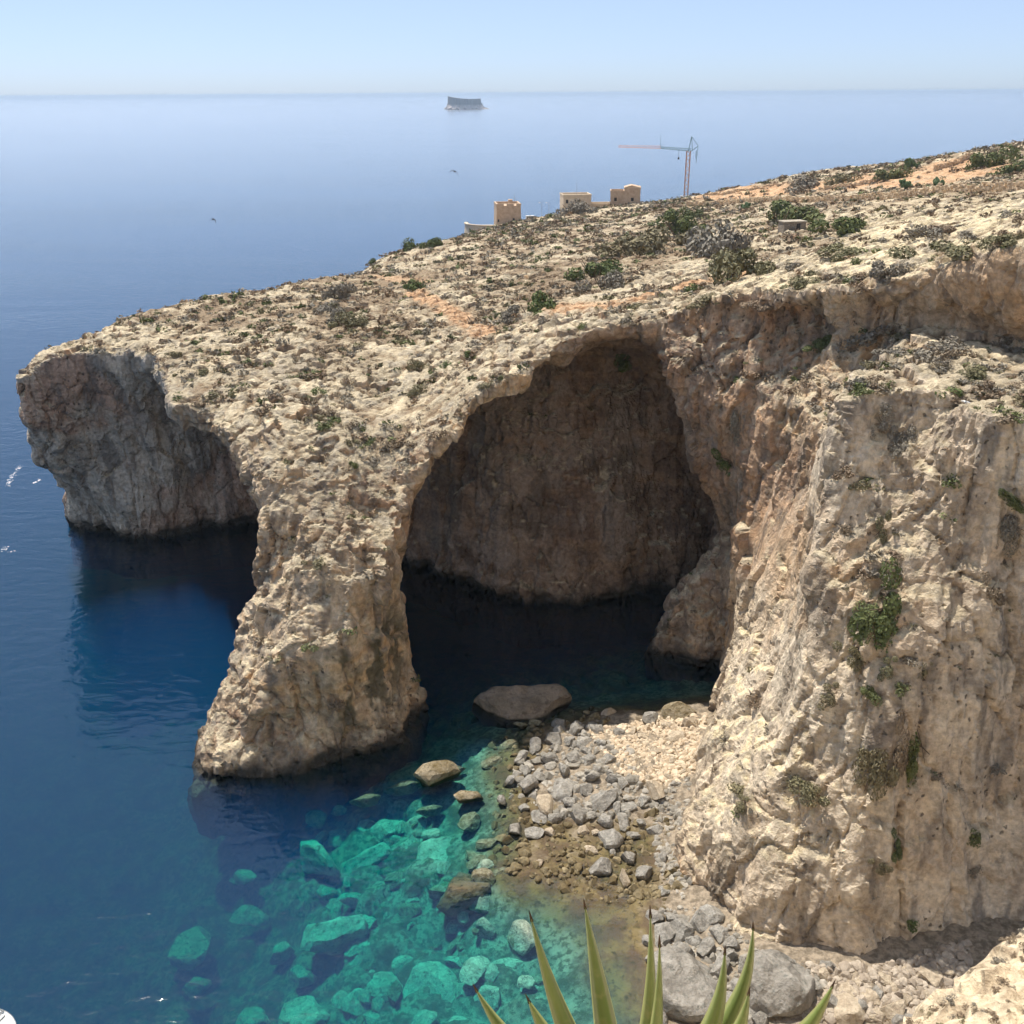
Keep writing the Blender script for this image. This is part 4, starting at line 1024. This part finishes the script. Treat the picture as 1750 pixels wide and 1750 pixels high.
dz = (fh * .55 + gh * .28 + .3 * fbm(Q / .9, 3, 36) + .35 * np.clip(1 - gk * 1.3, 0, 1)) * (0.12 + .88 * near)
ff = np.arange((len(fx) - 1) * len(fy)).reshape(-1, len(fy))[:, :-1].ravel()
FFc = np.stack([ff, ff + len(fy), ff + len(fy) + 1, ff + 1], 1)
Nf = vnormals(Q, FFc)
Q = Q + Nf * dz[:, None]
fore = link_mesh('viewpoint_slope', Q, FFc, MAT_ROCK, False); tag(fore, kind='structure')
n1 = fbm(Q / 1.5, 3, 401) * .5 + .5; n2 = fbm(Q / .6, 3, 402) * .5 + .5
fc = np.array((0.68, 0.55, 0.38)) + (np.array((0.78, 0.67, 0.49)) - np.array((0.68, 0.55, 0.38))) * n1[:, None]
k = sstep(.55, .68, n2)[:, None] * .7
cattr(fore, fc * (1 - k) + np.array((0.33, 0.25, 0.17)) * k); attr(fore, 'holes', np.zeros(len(Q)))
fpx, fpy, fdep = project(Q)
cand = np.nonzero((fpx > 1540) & (fpx < 1760) & (fpy > 1560) & (fpy < 1760) & ((Nf * (np.array([0, 0, CZ]) - Q)).sum(1) > 0))[0]
for i in rng.choice(cand, 46, replace=False):
    uniq(put_shrub(Q[i], Nf[i], rng.uniform(.16, .42), str(ckey[rng.integers(6)]), 0, .8), 'small dry tuft on the sunlit rock in the bottom right corner', 'tuft', 'tufts on the near rock')

AG = NT('agave_leaf')
tc = AG.n('TexCoord').outputs['Object']
gn = AG.noise(AG.scale(tc, (9, 9, 1.2)), 1.0, 4, .6); g2 = AG.noise(tc, 14, 3)
rim = AG.attr('rim')
ca = AG.mix(gn, (0.10, 0.15, 0.035), (0.25, 0.29, 0.075))
ca = AG.mix(AG.math('MULTIPLY', AG.ramp(g2, .55, .75), .4), ca, (0.33, 0.30, 0.12))
ca = AG.mix(rim, ca, (0.46, 0.44, 0.17))
AG.surf(ca, 0.42, AG.bump(gn, .25, .01), .45)
MSP = simple('spine_brown', (0.05, 0.03, 0.02), (0.12, 0.07, 0.04), 30)
base = np.array([0.46, 2.95, 75.82])
ag = empty('agave', base); uniq(ag, 'agave with pointed green leaves rising from the bottom edge in the foreground', 'agave')
LEAF = [((810, 1685), (852, 1752), 24, 2.75), ((900, 1703), (925, 1752), 24, 2.6), ((905, 1560), (966, 1752), 42, 2.75), ((998, 1541), (1035, 1752), 48, 2.9), ((1111, 1553), (1107, 1752), 34, 2.7), ((1127, 1603), (1122, 1752), 26, 2.6),
        ((1239, 1620), (1216, 1752), 40, 2.8), ((1287, 1578), (1238, 1752), 42, 3.0), ((1281, 1690), (1266, 1752), 26, 2.65), ((1426, 1678), (1383, 1752), 30, 2.85), ((760, 1790), (880, 1830), 40, 2.5), ((1500, 1800), (1380, 1840), 40, 2.6)]
for (tpx, cpx, wpx, Y) in LEAF:
    T = np.array(aty(*tpx, Y)); Cc = np.array(aty(*cpx, Y * .985 + .015 * 2.9))
    sc_ = np.linalg.norm(Cc - base) / (np.linalg.norm(Cc - base) + np.linalg.norm(T - Cc))
    w0 = .8 * wpx / FPX * ((Cc - np.array([0, 0, CZ])) @ FW) / 2
    prof = lambda s: np.power(max(1 - s, 0), .92) * (0.8 + .4 * math.sin(min(s * 2.2, 1.57)))
    k0 = w0 / prof(sc_)
    ctl = (Cc - (1 - sc_) ** 2 * base - sc_ ** 2 * T) / (2 * sc_ * (1 - sc_))
    VV, FF_, RM = [], [], []
    ns = 22
    for j in range(ns + 1):
        s = j / ns * .985
        c = (1 - s) ** 2 * base + 2 * s * (1 - s) * ctl + s * s * T
        tg = 2 * (1 - s) * (ctl - base) + 2 * s * (T - ctl); tg /= np.linalg.norm(tg)
        view = c - np.array([0, 0, CZ]); out = (c - base) * np.array([1, 1, .15]); side = np.cross(tg, view); side /= np.linalg.norm(side)
        nrm = np.cross(side, tg); w = k0 * prof(s)
        cup = .42 * w; th = .006 + .10 * w
        for (u, h, rm) in ((-1, cup, 1), (-.55, .12 * cup, 0), (0, -.25 * cup, 0), (.55, .12 * cup, 0), (1, cup, 1), (.5, .12 * cup - th, 0), (0, -.25 * cup - th * 1.6, 0), (-.5, .12 * cup - th, 0)):
            VV.append(c + side * u * w + nrm * h - base); RM.append(rm * .8)
        if j:
            for q in range(8):
                FF_.append(((j - 1) * 8 + q, (j - 1) * 8 + (q + 1) % 8, j * 8 + (q + 1) % 8, j * 8 + q))
    o = link_mesh('leaf', np.array(VV), np.array(FF_), AG.m, True, ag); attr(o, 'rim', RM)
    a = (1 - .975) ** 2 * base + 2 * .975 * .025 * ctl + .975 ** 2 * T
    MB().bar(tuple(a - base), tuple(T + (T - a) * .4 - base), .007, 5, .001).build('spine', MSP, o)

# ------------------------------------------------------------------ houses, walls and crane along the coast road
M_ST = simple('house_stone', (0.44, 0.31, 0.205), (0.58, 0.43, 0.30), .8, .9, .05)
M_ST2 = simple('house_stone_light', (0.55, 0.44, 0.31), (0.68, 0.56, 0.42), .8, .9, .05)
M_DK = simple('opening_dark', (0.03, 0.028, 0.025), (0.06, 0.05, 0.045), 2)
M_WH = simple('white_paint', (0.62, 0.62, 0.60), (0.75, 0.75, 0.72), 2, .5)
M_GL = simple('car_glass', (0.03, 0.04, 0.05), (0.06, 0.07, 0.08), 2, .15)
M_MT = simple('grey_metal', (0.22, 0.23, 0.24), (0.34, 0.35, 0.36), 2, .5)
def spot(px, Y):
    x, _, _ = aty(px, 350, Y); return x, Y, ground(x, Y)
# watchtower
x, y, z = spot(867, 452); z = aty(867, 385, 452)[2]
t = empty('watchtower', (x, y, z), .12); uniq(t, 'square sandstone watchtower standing on the round terrace by the sea', 'tower')
hw = 5.3
MB().add([(-hw * 1.06, -hw * 1.06, -4), (hw * 1.06, -hw * 1.06, -4), (hw * 1.06, hw * 1.06, -4), (-hw * 1.06, hw * 1.06, -4), (-hw, -hw, 8.8), (hw, -hw, 8.8), (hw, hw, 8.8), (-hw, hw, 8.8)],
         [(0, 1, 5, 4), (1, 2, 6, 5), (2, 3, 7, 6), (3, 0, 4, 7), (4, 5, 6, 7)]).build('wall', M_ST, t)
for a, b_, c, d in ((-5.45, -2.2, -5.45, -4.7), (-.9, 2.2, -5.45, -4.7), (3.4, 5.45, -5.45, -4.7), (-5.45, -4.7, -4.69, 5.4), (4.7, 5.45, -4.69, 5.4), (-4.69, 4.69, 4.7, 5.4)):
    MB().box(a, b_, c, d, 8.803, 9.7).build('parapet', M_ST, t)
MB().box(.4, 2.2, -1, 1, 8.803, 11.0).build('roof_turret', M_ST, t)
MB().box(1.7, 2.5, -5.62, -5.2, 1.0, 3.6).build('door', M_DK, t)
MB().box(-4.9, -4.3, -5.62, -5.2, 2.2, 3.2).build('window', M_DK, t)
MB().bar((3.2, 0, 8.8), (3.2, 0, 13), .09, 6).build('flagpole', M_MT, t)
# round terrace wall
tw = empty('terrace_wall', aty(846, 394, 441)); uniq(tw, 'low round stone terrace wall in front of the watchtower', 'wall')
mb = MB(); rr_ = 13.0
pts = [(rr_ * math.cos(a), rr_ * .75 * math.sin(a)) for a in np.linspace(math.radians(165), math.radians(372), 30)]
for (ax_, ay_), (bx_, by_) in zip(pts[:-1], pts[1:]):
    s = 1.06
    mb.add([(ax_ * s, ay_ * s, -5), (bx_ * s, by_ * s, -5), (bx_, by_, 3.0), (ax_, ay_, 3.0), (ax_ * .94, ay_ * .94, 3.0), (bx_ * .94, by_ * .94, 3.0), (ax_ * .94, ay_ * .94, -5), (bx_ * .94, by_ * .94, -5)], [(0, 1, 2, 3), (3, 2, 5, 4), (4, 5, 7, 6)])
mb.build('wall', M_ST2, tw)
mb = MB()
for (ax_, ay_), (bx_, by_) in zip(pts[:-1], pts[1:]):
    mb.add([(ax_ * 1.03, ay_ * 1.03, 3.003), (bx_ * 1.03, by_ * 1.03, 3.003), (bx_ * 1.03, by_ * 1.03, 3.4), (ax_ * 1.03, ay_ * 1.03, 3.4), (ax_ * .92, ay_ * .92, 3.4), (bx_ * .92, by_ * .92, 3.4), (ax_ * .92, ay_ * .92, 3.003), (bx_ * .92, by_ * .92, 3.003)], [(0, 1, 2, 3), (3, 2, 5, 4), (4, 5, 7, 6)])
mb.build('coping', M_ST2, tw)
mb = MB(); n_ = len(pts); mb.add([(q[0] * .95, q[1] * .95, 2.2) for q in pts], [tuple(range(n_))]); mb.build('paving', M_ST2, tw)
def house(name, px, py, Y, label, blocks, wins, doors, mat, rz):
    x, y, z = aty(px, py, Y)
    h = empty(name, (x, y, z), rz); uniq(h, label, 'house')
    for (x0, x1, y0, y1, z1) in blocks:
        MB().box(x0, x1, y0, y1, -4, z1).build('wall', mat, h)
        for q in ((x0 - .12, x1 + .12, y0 - .12, y0 + .3), (x0 - .12, x0 + .3, y0 + .301, y1 - .301), (x1 - .3, x1 + .12, y0 + .301, y1 - .301), (x0 - .12, x1 + .12, y1 - .3, y1 + .12)):
            MB().box(*q, z1 + .003, z1 + .75).build('parapet', mat, h)
    for (xa, za, w, hh, yf) in wins:
        o = MB().box(xa, xa + w, yf - .06, yf + .2, za, za + hh).build('window', M_DK, h)
        MB().box(xa - .15, xa + w + .15, yf - .16, yf - .005, za - .2, za - .01).build('sill', M_ST2, o)
    for (xa, w, hh, yf) in doors: MB().box(xa, xa + w, yf - .06, yf + .2, .05, hh).build('door', M_DK, h)
    return h
h2 = house('stone_house', 983, 361, 442, 'pale two-storey stone house with an aerial pole, right of the watchtower', [(-6, 6, -5, 5, 6.6), (6.02, 16.5, -3.5, 4, 2.6)], [(-4.9, 3.8, 1.0, 1.5, -5), (.8, .9, .9, 2.4, -5), (9, .8, 1.2, .9, -3.5)], [(-5, 1.3, 2.0, -5)], M_ST2, .1)
MB().bar((.5, 0, 6.6), (.5, 0, 13), .1, 6, .05).build('aerial_pole', M_MT, h2)
h3 = house('square_house', 1068, 349, 432, 'square brown stone house with a stepped roof left of the crane', [(-6.2, -.5, -4, 4, 5.0), (-.48, 6.2, -4, 4, 6.3)], [(2.4, 1.6, 1.1, 1.4, -4), (-4.6, 1.6, 1.1, 1.4, -4)], [], M_ST, -.1)
MB().add([(-.48, -3.6, 7.06), (6.2, -3.6, 7.06), (6.2, 3.6, 7.06), (-.48, 3.6, 7.06), (2.4, -3.6, 7.9), (2.4, 3.6, 7.9)], [(0, 1, 4), (3, 5, 2), (0, 4, 5, 3), (1, 2, 5, 4)]).build('roof_ridge', M_ST, h3)
# lamp posts and a parked van
for px, Y, lab in ((926, 446, 'left lamp post of the pair on the road by the watchtower'), (938, 446, 'right lamp post of the pair on the road by the watchtower')):
    x, y, z = aty(px, 372, Y); l = empty('lamp_post', (x, y, z)); uniq(l, lab, 'lamp post', 'lamp posts on the coast road')
    MB().bar((0, 0, -3), (0, 0, 6.2), .10, 6, .07).build('post', M_MT, l); MB().bar((0, 0, 6.1), (-1.0, 0, 6.3), .05, 5).build('arm', M_MT, l); MB().box(-1.5, -.8, -.15, .15, 6.2, 6.4).build('lamp_head', M_WH, l)
x, y, z = aty(908, 377, 446); v = empty('van', (x, y, z), .1); uniq(v, 'white van parked on the road beside the watchtower', 'van')
MB().add([(-2.4, -.95, .45), (2.4, -.95, .45), (2.4, .95, .45), (-2.4, .95, .45), (-2.4, -.95, 2.1), (1.2, -.95, 2.15), (1.2, .95, 2.15), (-2.4, .95, 2.1), (2.4, -.95, 1.15), (2.4, .95, 1.15), (1.7, -.95, 1.3), (1.7, .95, 1.3)],
         [(0, 1, 8, 10, 5, 4), (3, 7, 6, 11, 9, 2), (0, 3, 2, 1), (4, 5, 6, 7), (5, 10, 11, 6), (10, 8, 9, 11), (8, 1, 2, 9), (0, 4, 7, 3)]).build('body', M_WH, v)
MB().box(-1.8, 1.1, -.965, .965, 1.35, 1.9).build('window', M_GL, v)
for sx in (-1.5, 1.5):
    for sy in (-.85, .85): MB().bar((sx, sy - .1, .34), (sx, sy + .1, .34), .34, 12).build('wheel', M_DK, v)
# crane
x, y, z = aty(1172, 337, 432)
cr = empty('tower_crane', (x, y, z), 0.0); uniq(cr, 'slender tower crane with a pink and green jib on the skyline', 'crane')
M_CR = simple('crane_rust', (0.42, 0.24, 0.17), (0.55, 0.36, 0.27), 1); M_CG = simple('crane_green', (0.10, 0.19, 0.19), (0.16, 0.27, 0.27), 1); M_CP = simple('crane_pink', (0.60, 0.36, 0.30), (0.70, 0.46, 0.40), 1)
mb = MB(); hw = .75; H_ = 18.4
for sx in (-hw, hw):
    for sy in (-hw, hw): mb.bar((sx, sy, -3), (sx, sy, H_), .12)
for i in range(13):
    z0 = i * H_ / 13; z1 = (i + 1) * H_ / 13; f_ = 1 if i % 2 else -1
    for s in (-hw, hw):
        mb.bar((-hw * f_, s, z0), (hw * f_, s, z1), .07); mb.bar((s, -hw * f_, z0), (s, hw * f_, z1), .07)
mb.build('mast', M_CR, cr)
def jib(x0, x1, z0, z1, mat, name, par, n=12):
    mb = MB(); L = np.linspace(0, 1, n + 1)
    q = lambda s, dz, dy: (x0 + (x1 - x0) * s, dy, z0 + (z1 - z0) * s + dz)
    for dy in (-.45, .45): mb.bar(q(0, 0, dy), q(1, 0, dy), .09)
    mb.bar(q(0, .95, 0), q(1, .6, 0), .09)
    for a, b_ in zip(L[:-1], L[1:]):
        m_ = (a + b_) / 2
        for dy in (-.45, .45): mb.bar(q(a, 0, dy), q(m_, .85, 0), .05); mb.bar(q(m_, .85, 0), q(b_, 0, dy), .05)
    return mb.build(name, mat, par)
jib(1.2, -11.5, H_ - .2, H_ + .9, M_CG, 'jib', cr, 10)
jt = jib(-11.52, -29, H_ + .9, H_ + 1.5, M_CP, 'jib_tip', cr, 14)
mb = MB(); mb.bar((0, 0, H_), (.9, 0, H_ + 5.4), .14); mb.bar((1.6, 0, H_), (.9, 0, H_ + 5.4), .12); mb.bar((.9, 0, H_ + 5.4), (3.9, 0, H_ + 1.8), .09); mb.bar((1.2, 0, H_ - .2), (3.9, 0, H_ + 1.8), .12); mb.build('tower_head', M_CG, cr)
mb = MB(); mb.bar((-11.5, 0, H_ + 1), (-12.0, 0, H_ + 6.2), .1, 4, .04); mb.build('jib_strut', M_CG, cr)
mb = MB(); mb.bar((3.8, 0, H_ + 1.8), (3.4, 0, H_ - 5), .09); mb.bar((3.2, 0, H_), (3.2, 0, H_ - 3), .12); mb.build('tie_rod', M_CG, cr)
mb = MB(); mb.bar((-4, 0, H_ + .2), (-4, 0, H_ - 2.6), .05); mb.box(-4.3, -3.7, -.3, .3, H_ - 3.4, H_ - 2.6); mb.build('hook', M_DK, cr)
mb = MB().box(-2.2, 2.2, -2.2, 2.2, -2.5, .5); mb.build('base', M_MT, cr)
# dry-stone walls
def rubble_wall(pts, hgt, label, step=.55):
    W = [pick(*p)[0] for p in pts]
    o3 = W[0].copy(); VV, FF_, n0 = [], [], 0
    V8 = np.array([(a, b_, c) for a in (-1, 1) for b_ in (-1, 1) for c in (-1, 1)], float); F6 = np.array([(0, 1, 3, 2), (4, 6, 7, 5), (0, 4, 5, 1), (2, 3, 7, 6), (0, 2, 6, 4), (1, 5, 7, 3)])
    for a, b_ in zip(W[:-1], W[1:]):
        L = np.linalg.norm(b_ - a)
        for s in np.arange(0, L, step):
            c = a + (b_ - a) * s / L; g = ground(c[0], c[1])
            h = 0
            while h < hgt * rng.uniform(.75, 1.1):
                sz = rng.uniform(.22, .40, 3) * np.array([1.2, 1.1, .75])
                q = V8 * sz * rng.uniform(.75, 1.1, (8, 3)); an = rng.uniform(0, 3)
                q = np.stack([q[:, 0] * math.cos(an) - q[:, 1] * math.sin(an), q[:, 0] * math.sin(an) + q[:, 1] * math.cos(an), q[:, 2]], 1)
                VV.append(q + np.array([c[0], c[1], g + h]) + rng.normal(size=3) * .1 - o3); FF_.append(F6 + n0); n0 += 8
                h += sz[2] * 1.7
    o = link_mesh('rubble_wall', np.vstack(VV), np.vstack(FF_), M_RW, False, None, tuple(o3))
    return uniq(o, label, 'wall')
M_RW = pebble_mat('rubble_stone', (0.55, 0.40, 0.25), (0.74, 0.58, 0.39), (0.46, 0.34, 0.22))
rubble_wall([(1172, 347), (1230, 343), (1300, 340), (1400, 340), (1495, 336)], 1.6, 'long low rubble wall crossing the slope below the terraces', .8)
rubble_wall([(1497, 337), (1560, 330), (1640, 324), (1748, 316)], 2.0, 'broken rubble wall right of the long one, above the pale rock', .7)
rubble_wall([(1400, 322), (1470, 312), (1540, 296), (1562, 288)], 1.3, 'dry-stone wall climbing to the dark skyline bushes', .8)
rubble_wall([(1598, 290), (1640, 276), (1662, 264)], 1.5, 'dry-stone wall climbing beside the red soil to the large skyline bush', .7)
rubble_wall([(1212, 330), (1290, 318), (1350, 308)], 1.0, 'faint dry-stone wall along the skyline right of the crane', .8)
# stone hut in the bushes
M_HW = simple('hut_rubble', (0.17, 0.145, 0.115), (0.34, 0.28, 0.215), 3, .9, .1); M_HR = simple('hut_roof', (0.30, 0.26, 0.20), (0.44, 0.38, 0.30), 2)
L, _ = pick(1352, 390); hu = empty('stone_hut', tuple(L), .2); uniq(hu, 'small flat-roofed rubble hut half hidden in the bushes', 'hut')
MB().box(-2.6, 2.6, -1.5, 1.5, -1.5, 1.7).build('wall', M_HW, hu); MB().box(-2.75, 2.75, -1.65, 1.65, 1.703, 1.9).build('roof_slab', M_HR, hu); MB().box(.4, 1.2, -1.56, -1.3, 0, 1.4).build('door', M_DK, hu)
# prickly pears
MPE = simple('cactus_pad', (0.06, 0.10, 0.045), (0.15, 0.19, 0.09), 2)
PV, PF = ICO1
for px, py, w, lab in ((1548, 316, 30, 'prickly pear in front of the rubble wall'), (1598, 306, 26, 'prickly pear to the right on the red terrace'), (1274, 346, 24, 'prickly pear left of the grey bush below the skyline'), (1556, 278, 30, 'prickly pear on the skyline')):
    L, nn = pick(px, py + 5); dep = (L - np.array([0, 0, CZ])) @ FW; r_ = w / FPX * dep / 2
    c = empty('prickly_pear', tuple(L)); uniq(c, lab, 'cactus', 'prickly pears on the terraces'); c.scale = (r_,) * 3
    for k in range(13):
        a = rng.uniform(0, 6.28); q = PV * np.array([.26, .07, .36]) * rng.uniform(.8, 1.2); M3 = np.array(Euler((rng.normal() * .4, rng.normal() * .5, a)).to_matrix())
        d = rng.random() ** .6 * .8; b_ = rng.uniform(0, 6.28)
        o = link_mesh('pad', q @ M3.T + np.array([d * math.cos(b_), d * math.sin(b_), rng.uniform(.15, .8)]), PF, MPE, True, c)
# fence posts at the far right of the skyline
for i, (px, py) in enumerate(((1733, 250), (1738, 248), (1745, 244))):
    L, _ = pick(px, py + 8); o = MB().bar((0, 0, -.5), (.15, 0, 2.6 + .5 * i), .13, 5, .09).build('fence_post', MTW); o.location = tuple(L)
    uniq(o, ('shortest', 'middle', 'tallest')[i] + ' of the three dark posts on the skyline at the right edge', 'post', 'posts on the skyline')

# ------------------------------------------------------------------ the island on the horizon
r_ = np.random.default_rng(5); na_ = 72; an = np.linspace(0, 2 * math.pi, na_, endpoint=False)
wob = 1 + .07 * np.sin(3 * an + 1) + .05 * np.sin(7 * an) + .03 * r_.normal(size=na_)
rings = [(1.42, .9, -3, 0), (1.22, 1.2, 3, 2), (1.08, 1.0, 16, 3), (1.0, 1.0, 25, 3), (.985, .98, 40, 2), (.97, .97, 1.0, 0), (.6, .6, 1.0, 0), (.2, .2, 1.0, 0)]
IV, IF = [], []
for k, (sx, sy, zz, jz) in enumerate(rings):
    for j in range(na_):
        X = 88 * sx * wob[j] * math.cos(an[j]); Yy = 62 * sy * wob[j] * math.sin(an[j])
        if k >= 5: Z = 55 - .045 * X + 8 * ((X - 20) / 100) ** 2 - 2.5
        else: Z = zz + 1.6 * jz * r_.normal()
        IV.append((X + (18 if k == 0 else 0), Yy, Z))
    if k:
        for j in range(na_): IF.append(((k - 1) * na_ + j, (k - 1) * na_ + (j + 1) % na_, k * na_ + (j + 1) % na_, k * na_ + j))
ix, iy, _ = aty(792, 176, 5750)
isl = empty('island', (ix, iy, 0)); uniq(isl, 'small flat-topped island alone on the horizon', 'island')
MI = NT('island_rock'); zc = MI.n('SeparateXYZ', ins={'Vector': MI.pos()}).outputs['Z']; ni = MI.noise(MI.pos(), .05, 5, .65)
MI.surf(MI.mix(MI.ramp(zc, 16, 27), MI.mix(ni, (0.36, .30, .27), (.70, .60, .53)), MI.mix(ni, (.16, .15, .14), (.27, .25, .23))), .95)
IV = np.array(IV); IF = np.array(IF)
lowf = IF[(IF // na_).max(1) <= 3]; upf = IF[(IF // na_).max(1) > 3]
link_mesh('cliff', IV, upf, MI.m, False, isl); link_mesh('scree_apron', IV, lowf, MI.m, False, isl)

# ------------------------------------------------------------------ birds
def bird(px, py, Y, span, label, mat, rz, dip):
    mb = MB(); s = span / 2
    body = [(-.30, .015), (-.2, .06), (0, .085), (.16, .075), (.26, .05), (.34, .012)]
    n = 8; V = []
    for (yy, r) in body: V += [(r * math.cos(6.283 * k / n), yy, r * .85 * math.sin(6.283 * k / n)) for k in range(n)]
    F = [(i * n + k, i * n + (k + 1) % n, (i + 1) * n + (k + 1) % n, (i + 1) * n + k) for i in range(len(body) - 1) for k in range(n)]
    mb.add([(a * span, b_ * span, c * span) for a, b_, c in V], F)
    for sd in (-1, 1):
        st = [(0, .13, -.06, .03), (.35, .16, -.02, .14), (.7, .10, -.06, .02 + dip * .3), (1.0, -.08, -.10, -.12 + dip)]
        P = []
        for (u, y1, y0, zz) in st: P += [(sd * u * s, y1 * span, zz * s), (sd * u * s, y0 * span, zz * s), (sd * u * s, (y0 + y1) / 2 * span, zz * s - .02 * span)]
        mb.add(P, [q for i in range(3) for q in ((i * 3, i * 3 + 3, i * 3 + 4, i * 3 + 1), (i * 3 + 1, i * 3 + 4, i * 3 + 5, i * 3 + 2), (i * 3 + 2, i * 3 + 5, i * 3 + 3, i * 3))])
    mb.add([(-.03 * span, -.28 * span, 0), (.03 * span, -.28 * span, 0), (.09 * span, -.46 * span, .01), (-.09 * span, -.46 * span, .01)], [(0, 1, 2, 3)])
    o = mb.build('bird', mat, None, True); o.location = aty(px, py, Y); o.rotation_euler = (.1, .35, rz)
    return uniq(o, label, 'bird')
M_BD = simple('bird_dark', (.03, .03, .035), (.06, .06, .06), 5); M_BW = simple('gull_white', (.68, .67, .64), (.8, .79, .77), 5)
bird(777, 293, 75, .75, 'dark bird flying over the open sea below the island', M_BD, .4, -.55)
bird(364, 375, 80, .62, 'dark bird flying over the open sea on the left', M_BD, -.3, -.5)
bird(1651, 687, 62, .95, 'white gull gliding in front of the right cliff', M_BW, 1.0, -.2)

# ------------------------------------------------------------------ two small boats at the lower left corner and foam
def boat(bow_px, L, wd, ang, label, name):
    bx_, by_ = atz(*bow_px, .35); d = np.array([math.cos(ang), math.sin(ang)])
    o = empty(name, (bx_ - d[0] * L / 2, by_ - d[1] * L / 2, 0), ang); uniq(o, label, 'boat')
    st = np.linspace(-1, 1, 15); V = []; F = []
    for s in st:
        w = wd / 2 * max(1 - abs(s) ** (2.6 if s < 0 else 2.0), .02); sh = .34 + .16 * s * s
        V += [(s * L / 2, -w, sh), (s * L / 2, -w * .8, .02), (s * L / 2, 0, -.12), (s * L / 2, w * .8, .02), (s * L / 2, w, sh), (s * L / 2, w * .86, sh), (s * L / 2, w * .6, .10), (s * L / 2, -w * .6, .10), (s * L / 2, -w * .86, sh)]
    for i in range(14):
        for k in range(9): F.append((i * 9 + k, i * 9 + (k + 1) % 9, (i + 1) * 9 + (k + 1) % 9, (i + 1) * 9 + k))
    link_mesh('hull', np.array(V), np.array(F), M_WH, True, o)
    mb = MB()
    for sd in (-1, 1):
        for i in range(14):
            g = lambda s: (s * L / 2, sd * wd / 2 * max(1 - abs(s) ** (2.6 if s < 0 else 2.0), .02) * 1.01, .36 + .16 * s * s)
            mb.bar(g(st[i]), g(st[i + 1]), .035, 5)
    mb.build('gunwale', M_MT, o)
    for s in (-.45, .15): MB().box(s * L / 2 - .15, s * L / 2 + .15, -wd * .4, wd * .4, .24, .28).build('thwart', M_WH, o)
    return o
boat((7, 1729), 3.2, .75, .15, 'slim white canoe whose tip shows at the left edge', 'canoe')
boat((28, 1752), 5.0, 1.7, -.35, 'white rowing boat cut off in the bottom left corner', 'rowing_boat')
MF = simple('foam_white', (.7, .74, .76), (.85, .87, .88), 3, .6)
VV, FF_, n0 = [], [], 0
for pts, cnt, sp in (([(12, 832), (22, 812), (34, 796)], 90, 1.0), ([(58, 826), (68, 820)], 40, .6), ([(5, 935), (20, 945)], 20, 1.0)):
    for _ in range(cnt):
        i = rng.integers(len(pts) - 1); a, b_ = np.array(pts[i]), np.array(pts[i + 1]); q = a + (b_ - a) * rng.random()
        x, y = atz(*q, 0); x += rng.normal() * sp * .35; y += rng.normal() * sp * .5; s = rng.uniform(.03, .13)
        an_ = np.linspace(0, 6.283, 7)[:-1]; V = np.stack([x + s * 1.6 * np.cos(an_) * rng.uniform(.6, 1.2, 6), y + s * np.sin(an_) * rng.uniform(.6, 1.2, 6), np.full(6, .02)], 1)
        VV.append(np.vstack([V, [[x, y, .05]]])); FF_.append(np.array([(k, (k + 1) % 6, 6) for k in range(6)]) + n0); n0 += 7
fo = link_mesh('sea_foam', np.vstack(VV), np.vstack(FF_), MF, True); tag(fo, 'thin flecks of white foam drifting on the sea', 'foam', kind='stuff')
